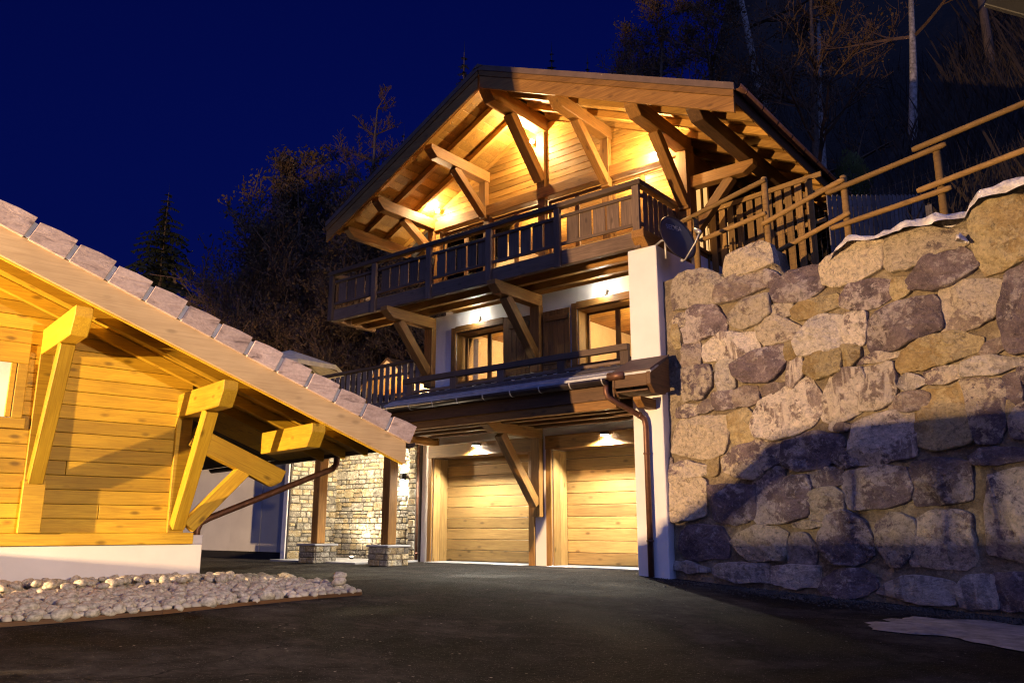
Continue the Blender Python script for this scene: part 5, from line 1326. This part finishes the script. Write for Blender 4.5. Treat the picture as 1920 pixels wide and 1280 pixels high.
def spruce(base, h, w, seed, label, group='spruces on the slope'):
    r = random.Random(seed); root = thing('spruce_tree', base, label, 'tree', group); tv, tf, cv, cf = [], [], [], []
    seg3(tv, tf, Vector((0, 0, -.5)), Vector((0, 0, h*.98)), h*.018, .02, 7)
    z = h*.06
    while z < h*.985:
        f = 1-z/h; L0 = w*f**.85*(1+.12*r.uniform(-1, 1)); nb = int(7+9*f)
        for k in range(nb):
            an = r.uniform(0, 6.28); L = L0*r.uniform(.65, 1.12); dirv = Vector((math.cos(an), math.sin(an), 0)); side = Vector((-dirv.y, dirv.x, 0)); n = 5
            for i in range(n):
                a, b = i/n, (i+1)/n; za = z+L*(.10*a-.42*a*a); zb = z+L*(.10*b-.42*b*b); wd2 = L*.20*(1-a*.75)+.05
                pa = dirv*L*a+UP*za; pb_ = dirv*L*b*1.04+UP*zb
                for sg in (-1, 1):
                    o = len(cv); jj = Vector((r.uniform(-1, 1), r.uniform(-1, 1), r.uniform(-1, 0)))*.12*L*.3
                    cv.extend([pa, pb_, pa.lerp(pb_, .6)+side*sg*wd2+UP*(-wd2*.55)+jj]); cf.append((o, o+1, o+2))
                o = len(cv); cv.extend([pa, pb_, pa.lerp(pb_, .5)-UP*wd2*r.uniform(.7, 1.3)]); cf.append((o, o+1, o+2))
        z += h*.020+.05
    o = len(cv); cv.extend([Vector((-.05, 0, h*.93)), Vector((.05, 0, h*.93)), Vector((0, 0, h*1.02))]); cf.append((o, o+1, o+2))
    mw = Matrix.Translation(base); mesh_obj('trunk', tv, tf, M['bark'], root, mw, True); mesh_obj('crown', cv, cf, M['needle'], root, mw)
def tree_copy(src, base, rz, sc_, label):
    r = bpy.data.objects.new(src.name.split('.')[0], None); r.empty_display_size = .2
    mw = Matrix.Translation(base) @ Matrix.Rotation(rz, 4, 'Z') @ Matrix.Scale(sc_, 4)
    place(r, None, mw); tag(r, label, src['category'], src['group'])
    for ch in list(src.children):
        c = ch.copy(); COL.objects.link(c); c.parent = r; c.matrix_basis = Matrix.Identity(4); WM[c.name] = mw
    return r
BG = 'bare trees left of the chalet'
t1 = bare_tree((-30.5, 25.5, 4.4), 18.5, 1, 'tall bare brown tree whose tip stands closest to the left roof edge', group=BG, lift=.18, dens=.86, spread=.40)
t2 = bare_tree((-35.5, 26.5, 4.5), 17.0, 2, 'bare brown tree second in from the left roof edge', group=BG, lift=.15, dens=.86, spread=.40)
t3 = bare_tree((-27.5, 21.5, 3.9), 8.5, 3, 'low bare thicket just above the parasol', group=BG, lift=.05, dens=.86, spread=.72, leaf=1)
tree_copy(t2, (-40.5, 28.5, 4.6), 4.0, .95, 'bare tree leftmost of the tall ones on the left skyline')
tree_copy(t1, (-27.0, 27, 4.6), 3.3, .80, 'bare tree partly hidden by the left roof edge')
tree_copy(t3, (-31.5, 20.5, 3.8), 1.2, 1.1, 'bare thicket behind the parasol')
tree_copy(t3, (-32.5, 22, 4.0), 3.0, 1.2, 'bare thicket left of the parasol')
tree_copy(t3, (-23.0, 22.5, 4.0), 4.4, 1.0, 'bare thicket behind the terrace railing')
spruce((-40.1, 20.0, 3.9), 14.8, 5.2, 11, 'lone dark spruce standing against the sky on the left')
spruce((-24.6, 26.5, 5.2), 19.0, 3.0, 12, 'dark spruce rising just behind the left roof slope')
spruce((-31.5, 29.0, 5.5), 17.5, 3.4, 16, 'dark spruce inside the bare trees left of the roof')
spruce((-22.5, 31.0, 8.0), 17.6, 2.4, 13, 'small dark spruce tip left of two behind the roof ridge')
spruce((-20.6, 31.5, 8.0), 16.4, 2.4, 14, 'small dark spruce tip right of two behind the roof ridge')
GL = 'dry leaved trees above the roof'
d1 = bare_tree((-15.6, 29.0, 7.0), 16.5, 21, 'dry leaved tree above the middle of the right roof slope', group=GL, leaf=1, lift=.25, dens=.8)
tree_copy(d1, (-12.9, 30.0, 7.6), 2.0, .98, 'dry leaved tree above the right end of the roof')
tree_copy(d1, (-17.8, 31.5, 8.2), 4.1, .92, 'dry leaved tree leftmost above the right roof slope')
tree_copy(d1, (-9.6, 31.0, 8.0), 5.2, 1.0, 'dry leaved tree beside the left birch')
b1 = bare_tree((-11.2, 33.0, 9.0), 22.0, 31, 'pale birch trunk leftmost of the two beyond the right eave', trunk='birch', group='birches on the dark slope', lift=.55, dens=.55, name='birch_tree')
tree_copy(b1, (-5.9, 28.0, 6.8), 2.6, .72, 'pale birch trunk rightmost on the dark slope')
tree_copy(b1, (-9.3, 30.5, 7.7), 4.4, .78, 'thin birch between the two larger birches')
tree_copy(t2, (wallpt(1.5, 24, 0).x, wallpt(1.5, 24, 0).y, 21.6), 2.4, .8, 'dark bare tree behind the right birch')
tree_copy(t3, (-33.0, 24, 4.2), 2.2, 1.75, 'tall bare thicket under the bare trees left of the roof')
tree_copy(t3, (-27.5, 24, 4.2), 5.0, 1.5, 'bare thicket right behind the left balcony end')
for i, (s_, o_, k_) in enumerate(((0.6, 19, .62), (4.0, 24, .7), (6.5, 26, .75), (3.0, 30, .85), (8.0, 30, .85), (11, 26, .8), (.8, 33, 1.0), (5.5, 36, 1.0))):
    z_ = 4.78+.3+.5*5.5+.95*(o_-9) - .4; w_ = wallpt(s_, o_, 0)
    tree_copy((t1, t2)[i % 2], (w_.x, w_.y, z_), i*1.3, k_, ('dark bare tree between the birches', 'dark bare tree above the round shrub', 'dark bare tree above the log fence', 'dark bare tree high behind the right birch', 'dark bare tree in the upper right of the slope', 'dark bare tree beyond the right edge of the slope', 'dark bare tree highest above the right eave', 'dark bare tree highest on the right slope')[i])
tree_copy(t1, (-33.5, 25.0, 4.4), 1.7, .86, 'bare tree third in from the left roof edge')
tree_copy(t2, (-37.8, 26.5, 4.5), 5.1, .84, 'bare tree fourth in from the left roof edge')
tree_copy(t1, (-29.0, 24.0, 4.3), 4.6, .70, 'short bare tree in front of the tallest one at the left roof edge')
tree_copy(t3, (-35.0, 23.5, 4.2), 1.9, 1.35, 'bare thicket between the lone spruce and the balcony end')

# round conifer shrub in front of the dark slope
rb = random.Random(77); SHR = thing('round_shrub', wallpt(-.35, 9.0, 7.7), 'rounded yellow green conifer shrub behind the picket fences', 'shrub')
vs, fs = [], []; c0 = wallpt(-.35, 9.0, 9.75)
for i in range(2600):
    d = Vector((rb.gauss(0, 1), rb.gauss(0, 1), rb.gauss(0, 1))).normalized(); q = d*(rb.uniform(.45, 1)**.5)
    lump = 1+.18*noise.noise(d*2.5); p = Vector((q.x*.50*lump, q.y*.50*lump, q.z*1.15*lump)); t = (d+UP*.8).normalized()*rb.uniform(.06, .13); s_ = d.cross(UP+Vector((.1, .2, 0))).normalized()*.018
    o = len(vs); vs.extend([p-s_, p+s_, p+t]); fs.append((o, o+1, o+2))
mesh_obj('foliage', vs, fs, M['shrub'], SHR, Matrix.Translation(c0)); tube('stem', [wallpt(-.35, 9.0, 7.4), wallpt(-.35, 9.0, 9.6)], .05, M['bark'], SHR, 6)

# brushwood and dead stalks over the dark slopes
ru = random.Random(12); vs, fs = [], []
for i in range(26000):
    if i % 3:
        s_ = ru.uniform(-1, 15); o_ = ru.uniform(3.5, 30)**1.0; p = wallpt(s_, o_, 0); z = hill_r(p.x, p.y, s_, o_)
        if p.x < -6.8 and p.y < 25: continue
    else:
        p = Vector((ru.uniform(-24, 6), ru.uniform(26, 52), 0)); z = hill_b(p.x, p.y)
    h = ru.uniform(.25, 1.1)*(1 if ru.random() < .85 else 2.2); w = ru.uniform(.006, .018)+h*.012; a = ru.uniform(0, 6.28); lx, ly = ru.uniform(-.5, .5)*h, ru.uniform(-.5, .5)*h
    b = len(vs); vs.extend([(p.x-w*math.cos(a), p.y-w*math.sin(a), z-.1), (p.x+w*math.cos(a), p.y+w*math.sin(a), z-.1), (p.x+lx*.6+w*.6, p.y+ly*.6, z+h*.65), (p.x+lx, p.y+ly, z+h)])
    fs.extend([(b, b+1, b+2), (b, b+2, b+3)])
tag(mesh_obj('brushwood', vs, fs, M['brush'], None), 'dark tangled brushwood covering the wooded slopes', None, None, 'stuff')
